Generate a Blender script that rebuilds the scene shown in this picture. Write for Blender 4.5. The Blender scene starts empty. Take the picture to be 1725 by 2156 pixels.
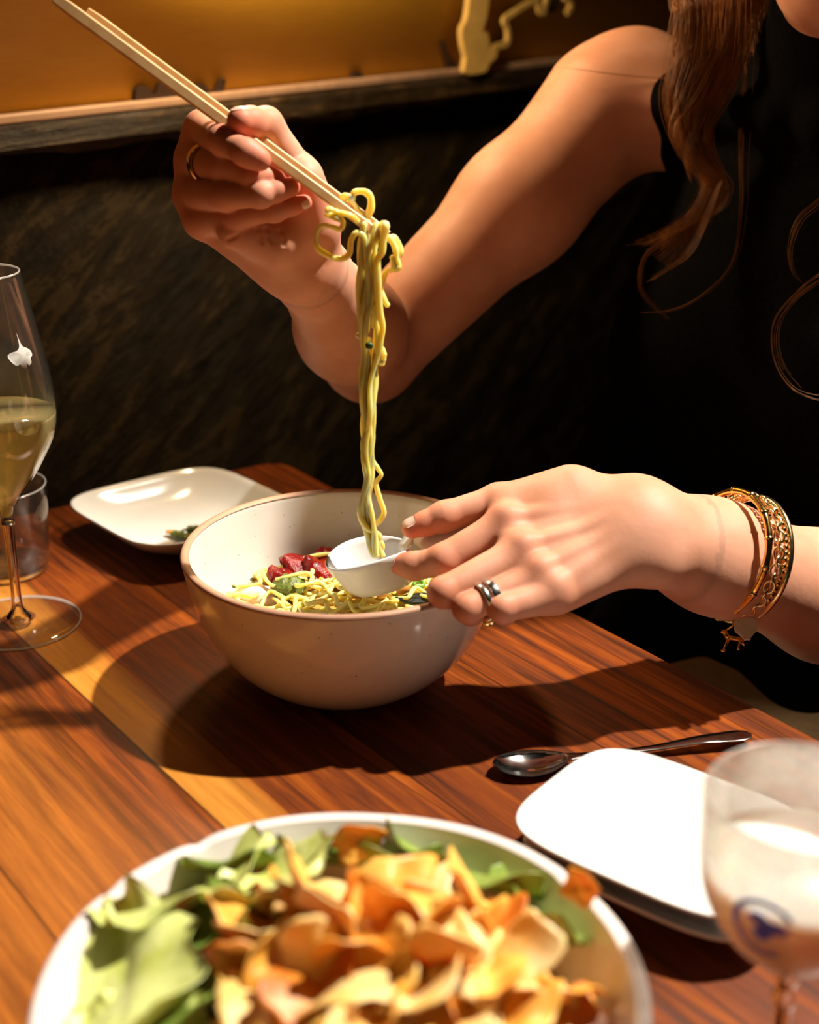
import bpy, bmesh, math, random
import numpy as np
from mathutils import Vector, Matrix
random.seed(7)
rng = np.random.default_rng(11)
S = bpy.context.scene
C = S.collection
T = 0.75                      # table top height (m)

# ------------------------------------------------------------------ camera, world, lights, exposure
PITCH, FPX = math.radians(22.0), 3000.0
CAM = np.array([0.0, 0.0, T + 0.445])
cam_d = bpy.data.cameras.new('camera'); cam = bpy.data.objects.new('camera', cam_d); C.objects.link(cam)
cam.location = CAM; cam.rotation_euler = (math.pi/2 - PITCH, 0, 0)
cam_d.sensor_fit = 'VERTICAL'; cam_d.sensor_height = 36; cam_d.sensor_width = 36
cam_d.lens = FPX/2156*36
cam_d.clip_start = 0.02
cam_d.dof.use_dof = True; cam_d.dof.focus_distance = 0.90; cam_d.dof.aperture_fstop = 4.7
S.camera = cam
S.view_settings.view_transform = 'Standard'; S.view_settings.look = 'None'
S.view_settings.gamma = 1.0; S.view_settings.use_curve_mapping = False
S.view_settings.exposure = 0.0
W_ = bpy.data.worlds.new('room_dark'); S.world = W_; W_.use_nodes = True
W_.node_tree.nodes['Background'].inputs[0].default_value = (1.0, 0.7, 0.45, 1)
W_.node_tree.nodes['Background'].inputs[1].default_value = 0.006

def spot(name, loc, aim, power, col, radius, angle, blend):
    l = bpy.data.lights.new(name, 'SPOT'); o = bpy.data.objects.new(name, l); C.objects.link(o)
    l.energy = power; l.color = col; l.shadow_soft_size = radius
    l.spot_size = math.radians(angle); l.spot_blend = blend
    o.location = loc
    o.rotation_euler = (Vector(aim) - Vector(loc)).to_track_quat('-Z', 'Y').to_euler()
    return o
# hard white ceiling spotlight from the right, a warm lamp close to the wall behind the table, a weak added fill with no real source
spot('ceiling_spot', (0.96, 1.08, T+1.78), (0.01, 0.575, T), 415, (1.0, 0.91, 0.78), 0.030, 33, 0.45)
spot('wall_lamp', (-0.10, 1.18, T+0.54), (-0.05, 1.175, T), 8.5, (1.0, 0.70, 0.38), 0.03, 175, 0.15)
spot('fill_light', (-0.75, 0.05, T+1.45), (-0.05, 0.75, T+0.05), 0.7, (1.0, 0.70, 0.42), 0.12, 60, 0.8)

# ------------------------------------------------------------------ helpers
def P(px, py, s):
    """a point of the place: direction of the view through (px, py), at depth s along the axis"""
    u = (px-862.5)/FPX; v = (1078-py)/FPX
    c, n = math.cos(PITCH), math.sin(PITCH)
    return CAM + s*np.array([u, c+v*n, v*c-n])
def at_z(px, py, z):
    k = P(px, py, 1.0) - CAM
    return CAM + k*((T+z-CAM[2])/k[2])
def nrm(v):
    v = np.asarray(v, float); return v/np.linalg.norm(v)

ORG = {}
def tag(o, label, cat, group=None, kind=None):
    o['label'] = label; o['category'] = cat
    if group: o['group'] = group
    if kind: o['kind'] = kind
    return o
def thing(name, loc, label, cat, group=None):
    o = bpy.data.objects.new(name, None); C.objects.link(o); o.location = loc
    o.empty_display_size = 0.02
    ORG[o] = np.array(loc, float)
    return tag(o, label, cat, group)
def build(name, V, F, mat, parent=None, smooth=True, origin=None):
    V = np.asarray(V, float)
    if parent is not None: org = ORG[parent]
    elif origin is not None: org = np.array(origin, float)
    else: org = np.zeros(3)
    me = bpy.data.meshes.new(name)
    me.from_pydata((V-org).tolist(), [], F if isinstance(F, list) else np.asarray(F).tolist())
    me.update()
    if smooth: me.polygons.foreach_set('use_smooth', [True]*len(me.polygons))
    o = bpy.data.objects.new(name, me); C.objects.link(o)
    if mat: me.materials.append(mat)
    if parent is not None: o.parent = parent
    else: o.location = org
    ORG[o] = org
    return o
def join(*parts):
    V = []; F = []; n = 0
    for v, f in parts:
        v = np.asarray(v, float); V.append(v); F += [tuple(i+n for i in q) for q in f]; n += len(v)
    return np.concatenate(V), F
def lathe(profile, n=96, c=(0, 0, 0), caps=True):
    """profile: list of (r, z); closed at the axis where r == 0"""
    c = np.asarray(c, float); a = np.linspace(0, 2*math.pi, n, endpoint=False)
    V = []; rows = []
    for r, z in profile:
        if r < 1e-7:
            rows.append([len(V)]); V.append(c+[0, 0, z])
        else:
            rows.append(list(range(len(V), len(V)+n)))
            V += [c+[r*math.cos(t), r*math.sin(t), z] for t in a]
    F = []
    for A, B in zip(rows[:-1], rows[1:]):
        for i in range(n):
            j = (i+1) % n
            if len(A) == 1 and len(B) == 1: continue
            if len(A) == 1: F.append((A[0], B[j], B[i]))
            elif len(B) == 1: F.append((A[i], A[j], B[0]))
            else: F.append((A[i], A[j], B[j], B[i]))
    return np.array(V), F
def spline(pts, n):
    """Catmull-Rom through pts (rows of any width), n samples"""
    p = np.asarray(pts, float)
    q = np.vstack([2*p[0]-p[1], p, 2*p[-1]-p[-2]])
    t = np.linspace(0, len(p)-1-1e-9, n); i = t.astype(int); f = (t-i)[:, None]
    a, b, c, d = q[i], q[i+1], q[i+2], q[i+3]
    return 0.5*(2*b+(c-a)*f+(2*a-5*b+4*c-d)*f*f+(3*b-a-3*c+d)*f**3)
def tube(pts, rad, n=10, flat=1.0, closed=False, caps=True, up=None):
    p = np.asarray(pts, float); m = len(p)
    rad = np.broadcast_to(np.asarray(rad, float), (m,))
    tg = np.gradient(p, axis=0) if not closed else np.roll(p, -1, 0)-np.roll(p, 1, 0)
    tg /= np.linalg.norm(tg, axis=1)[:, None]+1e-12
    ref = np.array(up if up is not None else ((0, 0, 1) if abs(tg[0][2]) < 0.9 else (1, 0, 0)), float)
    V = []; prev = None
    for k in range(m):
        r_ = ref if prev is None else prev
        b = r_-tg[k]*(r_@tg[k]); b /= np.linalg.norm(b)+1e-12; prev = b
        e = np.cross(tg[k], b)
        for i in range(n):
            a = 2*math.pi*i/n
            V.append(p[k]+rad[k]*(math.cos(a)*e+flat*math.sin(a)*b))
    F = []
    for k in range(m if closed else m-1):
        k2 = (k+1) % m
        for i in range(n):
            j = (i+1) % n
            F.append((k*n+i, k*n+j, k2*n+j, k2*n+i))
    if caps and not closed:
        V.append(p[0]-tg[0]*rad[0]*0.6); a0 = len(V)-1
        V.append(p[-1]+tg[-1]*rad[-1]*0.6); a1 = len(V)-1
        for i in range(n):
            j = (i+1) % n
            F.append((a0, j, i)); F.append((a1, (m-1)*n+i, (m-1)*n+j))
    return np.array(V), F
def prism(poly, origin, ex, ey, ez, h):
    """extrude a 2-D outline (in ex, ey) by h along ez"""
    o = np.asarray(origin, float); n = len(poly)
    V = [o+x*ex+y*ey for x, y in poly]+[o+x*ex+y*ey+h*ez for x, y in poly]
    F = [tuple(range(n))[::-1], tuple(range(n, 2*n))]
    F += [(i, (i+1) % n, n+(i+1) % n, n+i) for i in range(n)]
    return np.array(V), F
def box(o, ex, ey, ez, a, b, c):
    return prism([(0, 0), (a, 0), (a, b), (0, b)], o, ex, ey, ez, c)
X_, Y_, Z_ = np.eye(3)
def bevel(o, w, seg=3, ang=40):
    m = o.modifiers.new('bevel', 'BEVEL'); m.width = w; m.segments = seg; m.limit_method = 'ANGLE'; m.angle_limit = math.radians(ang)
    return o
def ball(c, r, n=16, m=10, sc=(1, 1, 1), R=None):
    V, F = lathe([(math.sin(math.pi*i/m)*(0 if i in (0, m) else 1), -math.cos(math.pi*i/m)) for i in range(m+1)], n)
    V = V*np.array(sc)*r
    if R is not None: V = V@np.asarray(R).T
    return V+np.asarray(c), F

# ------------------------------------------------------------------ node materials
class NT:
    def __init__(self, name):
        self.m = bpy.data.materials.new(name); self.m.use_nodes = True
        self.t = self.m.node_tree; self.b = self.t.nodes['Principled BSDF']
        self.out = self.t.nodes['Material Output']
    def n(self, kind, **k):
        x = self.t.nodes.new(kind)
        for a, v in k.items(): setattr(x, a, v)
        return x
    def l(self, a, b): self.t.links.new(a, b)
    def set(self, **k):
        for a, v in k.items():
            s = self.b.inputs[a.replace('_', ' ')]
            if hasattr(v, 'is_linked') or isinstance(v, bpy.types.NodeSocket): self.l(v, s)
            else: s.default_value = (tuple(v)+(1,)) if isinstance(v, (tuple, list)) and len(v) == 3 and s.type == 'RGBA' else v
        return self
    def coord(self, scale=(1, 1, 1), rot=(0, 0, 0), loc=(0, 0, 0), kind='Object'):
        c = self.n('ShaderNodeTexCoord'); m = self.n('ShaderNodeMapping')
        self.l(c.outputs[kind], m.inputs[0])
        m.inputs['Scale'].default_value = scale; m.inputs['Rotation'].default_value = rot; m.inputs['Location'].default_value = loc
        return m.outputs[0]
    def noise(self, vec, scale, detail=4, rough=0.55, dist=0.0):
        x = self.n('ShaderNodeTexNoise'); self.l(vec, x.inputs['Vector'])
        x.inputs['Scale'].default_value = scale; x.inputs['Detail'].default_value = detail
        x.inputs['Roughness'].default_value = rough; x.inputs['Distortion'].default_value = dist
        return x.outputs['Fac']
    def ramp(self, fac, stops):
        x = self.n('ShaderNodeValToRGB'); self.l(fac, x.inputs[0]); e = x.color_ramp.elements
        while len(e) < len(stops): e.new(0.5)
        for q, (p, c) in zip(e, stops):
            q.position = p; q.color = (c, c, c, 1) if isinstance(c, (int, float)) else tuple(c)+(1,)
        return x.outputs[0]
    def mix(self, f, a, b, mode='MIX'):
        x = self.n('ShaderNodeMix', data_type='RGBA', blend_type=mode)
        for v, i in ((f, 0), (a, 6), (b, 7)):
            s = x.inputs[i]
            if isinstance(v, bpy.types.NodeSocket): self.l(v, s)
            elif isinstance(v, (int, float)): s.default_value = v if i == 0 else (v, v, v, 1)
            else: s.default_value = tuple(v)+(1,)
        return x.outputs[2]
    def math(self, op, a, b=0.0, c=0.0):
        x = self.n('ShaderNodeMath', operation=op)
        for v, i in ((a, 0), (b, 1), (c, 2)):
            if isinstance(v, bpy.types.NodeSocket): self.l(v, x.inputs[i])
            else: x.inputs[i].default_value = v
        return x.outputs[0]
    def bump(self, h, strength=0.3, dist=0.001):
        x = self.n('ShaderNodeBump'); self.l(h, x.inputs['Height'])
        x.inputs['Strength'].default_value = strength; x.inputs['Distance'].default_value = dist
        self.l(x.outputs[0], self.b.inputs['Normal']); return self
def plain(name, col, rough=0.5, **k):
    n = NT(name)
    v = n.coord(); f = n.noise(v, 60, 3)
    lo = tuple(x*0.86 for x in col); hi = tuple(min(1, x*1.1) for x in col)
    n.set(Base_Color=n.ramp(f, [(0.3, lo), (0.7, hi)]), Roughness=rough, **k)
    return n.m
def thin_glass(name, tint=(0.97, 0.97, 0.96), haze=0.0, haze_col=(0.9, 0.88, 0.85), rough=0.02, haze_socket=None):
    n = NT(name); t = n.n('ShaderNodeBsdfTransparent'); g = n.n('ShaderNodeBsdfGlossy'); d = n.n('ShaderNodeBsdfDiffuse'); tr = n.n('ShaderNodeBsdfTranslucent')
    t.inputs[0].default_value = tint+(1,); g.inputs[0].default_value = (1, 1, 1, 1); g.inputs['Roughness'].default_value = rough
    d.inputs[0].default_value = haze_col+(1,); tr.inputs[0].default_value = haze_col+(1,)
    lw = n.n('ShaderNodeLayerWeight'); lw.inputs[0].default_value = 0.5
    f = n.math('ADD', n.math('MULTIPLY', n.math('POWER', lw.outputs['Facing'], 3.0), 0.8), 0.05)
    def mixs(fac, a, b):
        m = n.n('ShaderNodeMixShader')
        if isinstance(fac, bpy.types.NodeSocket): n.l(fac, m.inputs[0])
        else: m.inputs[0].default_value = fac
        n.l(a, m.inputs[1]); n.l(b, m.inputs[2]); return m.outputs[0]
    body_ = t.outputs[0]
    if haze_socket: haze = haze_socket(n)
    if haze_socket or haze: body_ = mixs(haze, body_, mixs(0.5, d.outputs[0], tr.outputs[0]))
    n.l(mixs(f, body_, g.outputs[0]), n.out.inputs[0]); return n.m
def glass(name, col=(1, 1, 1), rough=0.0, ior=1.45):
    n = NT(name); n.set(Base_Color=col, Roughness=rough, IOR=ior, Transmission_Weight=1.0); return n.m

# walnut boards, grain along the long side of the table
GA = math.atan2(-0.803, 0.596)
def walnut():
    n = NT('walnut_boards')
    v = n.coord(rot=(0, 0, -GA))
    sp = n.n('ShaderNodeSeparateXYZ'); n.l(v, sp.inputs[0])
    y = n.math('ADD', sp.outputs[1], 0.0)              # across the grain, 0 at the long edge
    bw = n.math('DIVIDE', y, -0.1105)                   # board counter from the long edge
    idx = n.math('FLOOR', bw); fr = n.math('FRACT', bw)
    cmb = n.n('ShaderNodeCombineXYZ')
    n.l(n.math('MULTIPLY', sp.outputs[0], 0.055), cmb.inputs[0]); n.l(y, cmb.inputs[1])
    n.l(n.math('MULTIPLY', idx, 3.7), cmb.inputs[2])
    wv = cmb.outputs[0]
    big = n.noise(wv, 16, 3, 0.5, 0.9)
    fine = n.noise(wv, 130, 5, 0.65, 0.4)
    # growth-ring streaks
    rings = n.math('FRACT', n.math('MULTIPLY', big, 8.0))
    streak = n.ramp(rings, [(0.0, 0.35), (0.1, 0.95), (0.8, 1.0), (0.97, 0.35)])
    wn = n.n('ShaderNodeTexWhiteNoise', noise_dimensions='1D'); n.l(n.math('ADD', idx, 31.3), wn.inputs['W'])
    rnd = wn.outputs['Value']
    heart = n.ramp(fine, [(0.28, (0.042, 0.0075, 0.0015)), (0.5, (0.225, 0.050, 0.0065)), (0.72, (0.43, 0.115, 0.014))])
    heart = n.mix(n.ramp(big, [(0.35, 0.75), (0.62, 0.0)]), heart, n.mix(0.5, heart, (0.045, 0.012, 0.005)))
    heart = n.mix(0.75, heart, streak, 'MULTIPLY')
    tint = n.ramp(rnd, [(0.0, (0.75, 0.64, 0.6)), (0.5, (1.0, 0.92, 0.85)), (1.0, (1.3, 1.4, 1.2))])
    heart = n.mix(1.0, heart, tint, 'MULTIPLY')
    # pale sapwood along one edge of the third board, broad and amber in the outer boards
    d3 = n.math('LESS_THAN', n.math('ABSOLUTE', n.math('SUBTRACT', idx, 2.0)), 0.5)
    edge = n.math('ADD', fr, n.math('MULTIPLY', n.math('SUBTRACT', big, 0.5), 0.35))
    sap = n.math('MULTIPLY', n.ramp(edge, [(0.66, 0.0), (0.86, 1.0)]), d3)
    sapc = n.ramp(fine, [(0.3, (0.42, 0.15, 0.018)), (0.7, (0.68, 0.29, 0.045))])
    col = n.mix(sap, heart, sapc)
    far = n.math('MULTIPLY', n.ramp(n.math('ADD', n.math('MULTIPLY', bw, 0.2), n.math('MULTIPLY', big, 0.14)), [(0.70, 0.0), (0.80, 1.0)]), 0.6)
    col = n.mix(far, col, n.ramp(fine, [(0.3, (0.26, 0.07, 0.01)), (0.7, (0.6, 0.21, 0.032))]))
    seam = n.ramp(n.math('ABSOLUTE', n.math('SUBTRACT', fr, 0.5)), [(0.488, 1.0), (0.497, 0.35)])
    col = n.mix(1.0, col, seam, 'MULTIPLY')
    n.set(Base_Color=col, Roughness=n.ramp(fine, [(0.3, 0.42), (0.7, 0.30)]), Specular_IOR_Level=0.45)
    n.bump(fine, 0.12, 0.0006)
    return n.m
M = {}
M['walnut'] = walnut()
def mural():
    n = NT('gold_painted_plaster')
    v = n.coord(scale=(1, 1, 7)); f = n.noise(v, 5, 5, 0.6, 0.3); g = n.noise(n.coord(scale=(1, 1, 14)), 40, 4)
    c = n.mix(0.5, n.ramp(f, [(0.3, (0.70, 0.375, 0.030)), (0.7, (0.84, 0.50, 0.050))]), n.ramp(g, [(0.3, (0.72, 0.39, 0.030)), (0.7, (0.82, 0.48, 0.045))]))
    n.set(Base_Color=c, Roughness=0.5); n.bump(g, 0.1, 0.001); return n.m
M['mural'] = mural()
def rough_wood(name, rot, lo, hi, strength, sc=1.0, gloss=0.5, spec=0.4):
    n = NT(name)
    m2 = n.n('ShaderNodeMapping'); n.l(n.coord(rot=rot), m2.inputs[0]); m2.inputs['Scale'].default_value = (0.10*sc, sc, sc); v = m2.outputs[0]
    a = n.noise(v, 26, 8, 0.68, 1.2); b = n.noise(v, 110, 6, 0.7, 0.5); pits = n.noise(n.coord(scale=(sc, sc, sc)), 46, 5, 0.7)
    h = n.math('ADD', n.math('ADD', a, n.math('MULTIPLY', b, 0.45)), n.math('MULTIPLY', pits, 0.4))
    c = n.ramp(h, [(0.72, lo), (1.0, tuple((x+y)/2 for x, y in zip(lo, hi))), (1.2, hi)])
    n.set(Base_Color=c, Roughness=n.ramp(b, [(0.3, gloss+0.15), (0.7, gloss-0.12)]), Specular_IOR_Level=spec)
    n.bump(h, strength, 0.006); return n.m
# ------------------------------------------------------------------ the room
WD = nrm((0.656, 0.755, 0))                     # along the wall
WN = np.array([0.755, -0.656, 0.0])             # out of the wall, towards the table
W0 = np.array([-0.3455, 1.10, T])
def on_wall(px, py, off=0.0):
    k = P(px, py, 1.0)-CAM; o = W0+WN*off
    return CAM+k*((o-CAM)@WN/(k@WN))
def wall_xy(px, py):
    q = on_wall(px, py)-W0
    return (q@WD, q[2])
def struct(o): o['kind'] = 'structure'; return o
M['dark_wood'] = rough_wood('dark_rough_bark_wood', (0.0, math.radians(55), -math.atan2(0.755, 0.656)), (0.0010, 0.0008, 0.0005), (0.030, 0.019, 0.007), 1.0, 0.8, 0.62, 0.10)
M['plank'] = rough_wood('charred_plank', (0, 0, -math.atan2(0.755, 0.656)), (0.006, 0.004, 0.002), (0.085, 0.05, 0.02), 1.0, 1.4, 0.42)
M['ledge'] = plain('pale_plaster_edge', (0.42, 0.27, 0.18), 0.5)
M['floor'] = plain('dark_floor', (0.03, 0.022, 0.016), 0.6)
M['ceil'] = plain('dark_ceiling', (0.03, 0.027, 0.024), 0.9)
A0 = W0-WD*0.9
struct(build('floor', *box((-2.2, -1.6, -0.1), X_, Y_, Z_, 5.2, 5.4, 0.1), M['floor']))
struct(build('ceiling', *box((-2.2, -1.6, 2.75), X_, Y_, Z_, 5.2, 5.4, 0.1), M['ceil']))
zt = wall_xy(0, 262)[1]                        # top of the plank rail above the table
struct(build('wall_back', *box(A0+Z_*(zt+0.002)-WN*0.12, WD, WN, Z_, 3.4, 0.12, 2.75-T-zt-0.004), M['mural'], origin=W0))
lo = build('wall_lower', *box(np.array([A0[0], A0[1], 0.002])-WN*0.12, WD, WN, Z_, 3.4, 0.112, T+zt-0.004), M['dark_wood'], origin=W0); struct(lo)
zp = wall_xy(0, 336)[1]
def jagged_plank():
    n = 170; xs = np.linspace(0, 3.4, n); V = []; F = []
    r = np.random.default_rng(3)
    for i, x in enumerate(xs):
        jb = 0.004*math.sin(9*x)+0.0022*math.sin(41*x+1)+r.normal(0, 0.0012)
        jd = 0.0015*math.sin(17*x)+r.normal(0, 0.0006)
        for y, z in ((-0.02, zt), (0.013+jd, zt), (0.015+jd, zt-0.004), (0.015+jd, zt-0.018), (0.013+jd*1.7, zp+0.006+jb), (0.006, zp+jb), (-0.02, zp+jb)):
            V.append(A0+WD*x+WN*y+Z_*z)
    m = 7
    for i in range(n-1):
        for j in range(m):
            k = (j+1) % m; F.append((i*m+j, (i+1)*m+j, (i+1)*m+k, i*m+k))
    return np.array(V), F
struct(build('trim_1', *jagged_plank(), M['plank'], smooth=False, origin=W0))
struct(bevel(build('trim_2', *box(A0+Z_*(zt+0.0005)+WN*0.0005, WD, WN, Z_, 3.4, 0.011, 0.0075), M['ledge'], smooth=False, origin=W0), 0.002))
struct(build('wall_right', *box((2.3, -0.5, 0.002), X_, Y_, Z_, 0.1, 4.0, 2.745), M['ceil']))

# relief figures standing a little off the gold wall
M['gold_paint'] = plain('pale_gold_paint', (0.86, 0.58, 0.17), 0.55)
M['dark_brown'] = plain('dark_brown_flat', (0.030, 0.012, 0.004), 0.6)  # one even dark brown for the raised dark shapes
def relief(name, outline, mat, off, th, label, cat, parent=None):
    pts = [np.array(wall_xy(x, y)) for x, y in outline]
    sm = spline(np.array(pts+[pts[0]]), len(pts)*6)[:-1]
    a = sum(sm[i][0]*sm[(i+1) % len(sm)][1]-sm[(i+1) % len(sm)][0]*sm[i][1] for i in range(len(sm)))
    if a > 0: sm = sm[::-1]
    o = build(name, *prism([(x, y) for x, y in sm], W0+WN*off, WD, Z_, WN, th), mat, parent, smooth=False)
    return tag(o, label, cat) if label else o
def limb(name, path, w, mat, off, parent):
    pts = np.array([list(wall_xy(x, y))+[q] for (x, y), q in zip(path, w)])
    sm = spline(pts, 50); d = np.gradient(sm[:, :2], axis=0); d /= np.linalg.norm(d, axis=1)[:, None]
    nn = np.stack([-d[:, 1], d[:, 0]], 1)
    pl = np.vstack([sm[:, :2]+nn*sm[:, 2:], (sm[:, :2]-nn*sm[:, 2:])[::-1]])
    return build(name, *prism([(x, y) for x, y in pl], W0+WN*off, WD, Z_, WN, 0.004), mat, parent, smooth=False)
fig = thing('relief_figure', on_wall(970, 150), 'pale gold cut-out figure with a thin bent limb on the gold wall', 'wall art')
relief('torso', [(962, -60), (998, -50), (996, 20), (986, 60), (984, 68), (994, 66), (1000, 90), (996, 108), (1006, 98), (1016, 96), (1014, 118), (1000, 132), (990, 149), (949, 153), (950, 120), (944, 92), (942, 60), (953, 30)], M['gold_paint'], 0.014, 0.006, None, None, fig)
limb('limb', [(1004, 100), (1020, 96), (1042, 88), (1043, 62), (1036, 42), (1052, 28), (1090, 5), (1106, 0)], [0.0030, 0.0030, 0.0030, 0.0026, 0.0030, 0.0026, 0.0026, 0.0020], M['gold_paint'], 0.014, fig)
limb('hand', [(1104, -4), (1108, 14), (1116, 24), (1122, 10), (1126, -6)], [0.0030, 0.0036, 0.0042, 0.0030, 0.0020], M['gold_paint'], 0.014, fig)
limb('curl', [(1162, -6), (1174, 4), (1176, 16), (1168, 27)], [0.0024, 0.0026, 0.0028, 0.0030], M['gold_paint'], 0.014, fig)
relief('dark_bloom', [(1126, -10), (1164, -10), (1166, 14), (1152, 26), (1138, 16), (1128, 26)], M['dark_brown'], 0.004, 0.004, None, None, fig)
relief('relief_tuft', [(277, 217), (279, 190), (291, 180), (306, 184), (318, 200), (330, 176), (350, 166), (372, 172), (392, 196), (414, 176), (432, 186), (446, 206), (440, 212), (360, 216)], M['dark_brown'], 0.001, 0.004, 'dark brown tufted shape low on the gold wall behind the chopsticks', 'wall art')
relief('relief_blade', [(440, 205), (448, 188), (458, 168), (468, 168), (464, 190), (456, 205)], M['dark_brown'], 0.001, 0.004, 'small dark upright blade shape beside the chopsticks, above the rail', 'wall art')
relief('relief_round', [(733, 176), (736, 158), (744, 151), (754, 154), (762, 174)], M['dark_brown'], 0.001, 0.004, 'small dark rounded shape on the rail between hand and pale figure', 'wall art')
relief('relief_sprig', [(938, 152), (931, 120), (924, 88), (929, 88), (940, 122), (952, 128), (952, 151)], M['dark_brown'], 0.001, 0.004, 'thin dark blade silhouette at the foot of the pale figure', 'wall art')

# ------------------------------------------------------------------ table
TA = np.array([-0.1187, 1.2293]); TL = nrm((0.596, -0.803)); TBk = nrm((-0.838, -0.545))
def table_outline():
    k = 0.024; p = []
    a, b = TA+TBk*k, TA+TL*k
    for t in np.linspace(0, 1, 8): p.append((1-t)**2*a+2*t*(1-t)*TA+t*t*b)
    far = TA+TL*1.45
    # the back edge runs until it meets the wall, then follows it
    o2, w2 = (W0+WN*0.003)[:2], WD[:2]
    k_ = np.linalg.solve(np.array([TBk[:2], -w2]).T, o2-TA[:2])
    q0 = TA+TBk*k_[0]
    p += [far, far+TBk*0.85, q0-w2*0.8, q0]
    return [tuple(q) for q in p]
tb = thing('dining_table', (TA[0], TA[1], 0), 'glossy walnut dining table of wide boards with a rounded corner', 'table')
Vt, Ft = prism(table_outline(), (0, 0, T-0.032), X_, Y_, Z_, 0.032)
top = build('tabletop', Vt-np.array([TA[0], TA[1], 0]), Ft, M['walnut'], None, smooth=False)
top.parent = tb; ORG[top] = ORG[tb]; bevel(top, 0.003)
M['iron'] = plain('black_iron', (0.012, 0.012, 0.012), 0.5, Metallic=0.6)
for q in (TA+TL*0.4+TBk*0.38, TA+TL*1.05+TBk*0.38):
    lg = build('leg', *lathe([(0, 0.0), (0.2, 0.001), (0.2, 0.014), (0.05, 0.03), (0.035, 0.06), (0.035, T-0.09), (0.11, T-0.045), (0.11, T-0.033), (0, T-0.033)], 40, (q[0], q[1], 0)), M['iron'], tb)
# ------------------------------------------------------------------ things on the table
def glaze(name, col, spec=(0.12, 0.08, 0.05), amount=0.0, rough=0.16):
    n = NT(name); v = n.coord()
    f = n.noise(v, 30, 3)
    c = n.ramp(f, [(0.3, tuple(x*0.94 for x in col)), (0.7, col)])
    if amount:
        vo = n.n('ShaderNodeTexVoronoi'); n.l(v, vo.inputs['Vector']); vo.inputs['Scale'].default_value = 230
        sz = n.math('MULTIPLY', n.ramp(n.noise(v, 210, 2), [(0.54, 0.0), (0.70, 1.0)]), amount)
        c = n.mix(n.math('MULTIPLY', n.ramp(vo.outputs['Distance'], [(0.10, 1.0), (0.2, 0.0)]), sz), c, spec)
    n.set(Base_Color=c, Roughness=rough, Specular_IOR_Level=0.5, Coat_Weight=0.25, Coat_Roughness=0.08)
    return n.m
M['stoneware'] = glaze('speckled_stoneware', (0.74, 0.70, 0.645), amount=0.9)
M['white'] = glaze('white_china', (0.78, 0.78, 0.765))
M['clay'] = plain('bare_clay_rim', (0.50, 0.27, 0.17), 0.55)
M['cream_glaze'] = glaze('blush_white_glaze', (0.86, 0.77, 0.74))

# --- noodle bowl
BC = np.array([-0.0415, 0.8166, T]); BR, BH = 0.1005, 0.092
nb = thing('noodle_bowl', BC, 'large speckled off-white stoneware bowl with a bare clay rim holding noodles', 'bowl')
outer = [(0, 0.0), (0.040, 0.0), (0.046, 0.001), (0.050, 0.004), (0.0600, 0.0100), (0.0715, 0.0200), (0.0812, 0.0325), (0.0888, 0.047), (0.0943, 0.062), (0.0980, 0.077), (BR, BH-0.002)]
rim = [(BR, BH-0.002), (BR-0.0006, BH-0.0003), (BR-0.0022, BH), (BR-0.0042, BH-0.0004), (BR-0.0050, BH-0.0022)]
inner = [(BR-0.0050, BH-0.0022), (0.0927, 0.077), (0.0888, 0.062), (0.0832, 0.047), (0.0755, 0.0335), (0.062, 0.020), (0.046, 0.011), (0.02, 0.0075), (0, 0.007)]
def smooth_profile(p, n): return [tuple(q) for q in spline(np.array(p), n)]
bo = outer[:3]+smooth_profile(outer[3:], 40)
bi = smooth_profile(inner, 44); bi[-1] = (0, bi[-1][1])
build('body', *lathe(bo+rim[1:4]+bi, 128, BC), M['stoneware'], nb)
build('rim', *lathe([(BR+0.0002, BH-0.0020), (BR+0.0003, BH-0.0012), (BR-0.0006, BH+0.0002), (BR-0.0024, BH+0.0005), (BR-0.0046, BH-0.0001), (BR-0.0052, BH-0.0010)], 128, BC), M['clay'], nb)
nbroth = NT('golden_broth'); nbroth.set(Base_Color=(0.55, 0.33, 0.08), Roughness=0.08, Specular_IOR_Level=0.6)
br = build('broth', *lathe([(0, 0.044), (0.0795, 0.044), (0.0815, 0.0447), (0.0795, 0.036), (0, 0.034)], 72, BC), nbroth.m)
tag(br, 'pool of golden broth at the bottom of the noodle bowl', 'broth')

def noodle_mat():
    n = NT('egg_noodle'); v = n.coord(); f = n.noise(v, 55, 4)
    n.set(Base_Color=n.ramp(f, [(0.3, (0.95, 0.66, 0.14)), (0.7, (0.99, 0.83, 0.37))]), Roughness=0.3, Subsurface_Weight=0.9, Subsurface_Scale=0.010, Coat_Weight=0.4, Coat_Roughness=0.1)
    n.b.inputs['Subsurface Radius'].default_value = (1.0, 0.62, 0.22)
    return n.m
M['noodle'] = noodle_mat()
def noodle(pts, r, label, group, n=70, flat=0.8, name='noodle'):
    sp = spline(pts, n)
    q_ = np.linspace(0, 1, n); rr = r*(1+0.10*np.sin(q_*rng.uniform(8, 16)+rng.uniform(0, 6))+0.07*np.sin(q_*rng.uniform(25, 50)+rng.uniform(0, 6)))
    o = build(name, *tube(sp, rr, 10, flat), M['noodle'], None, origin=sp[0])
    return tag(o, label, 'noodle', group)

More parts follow.
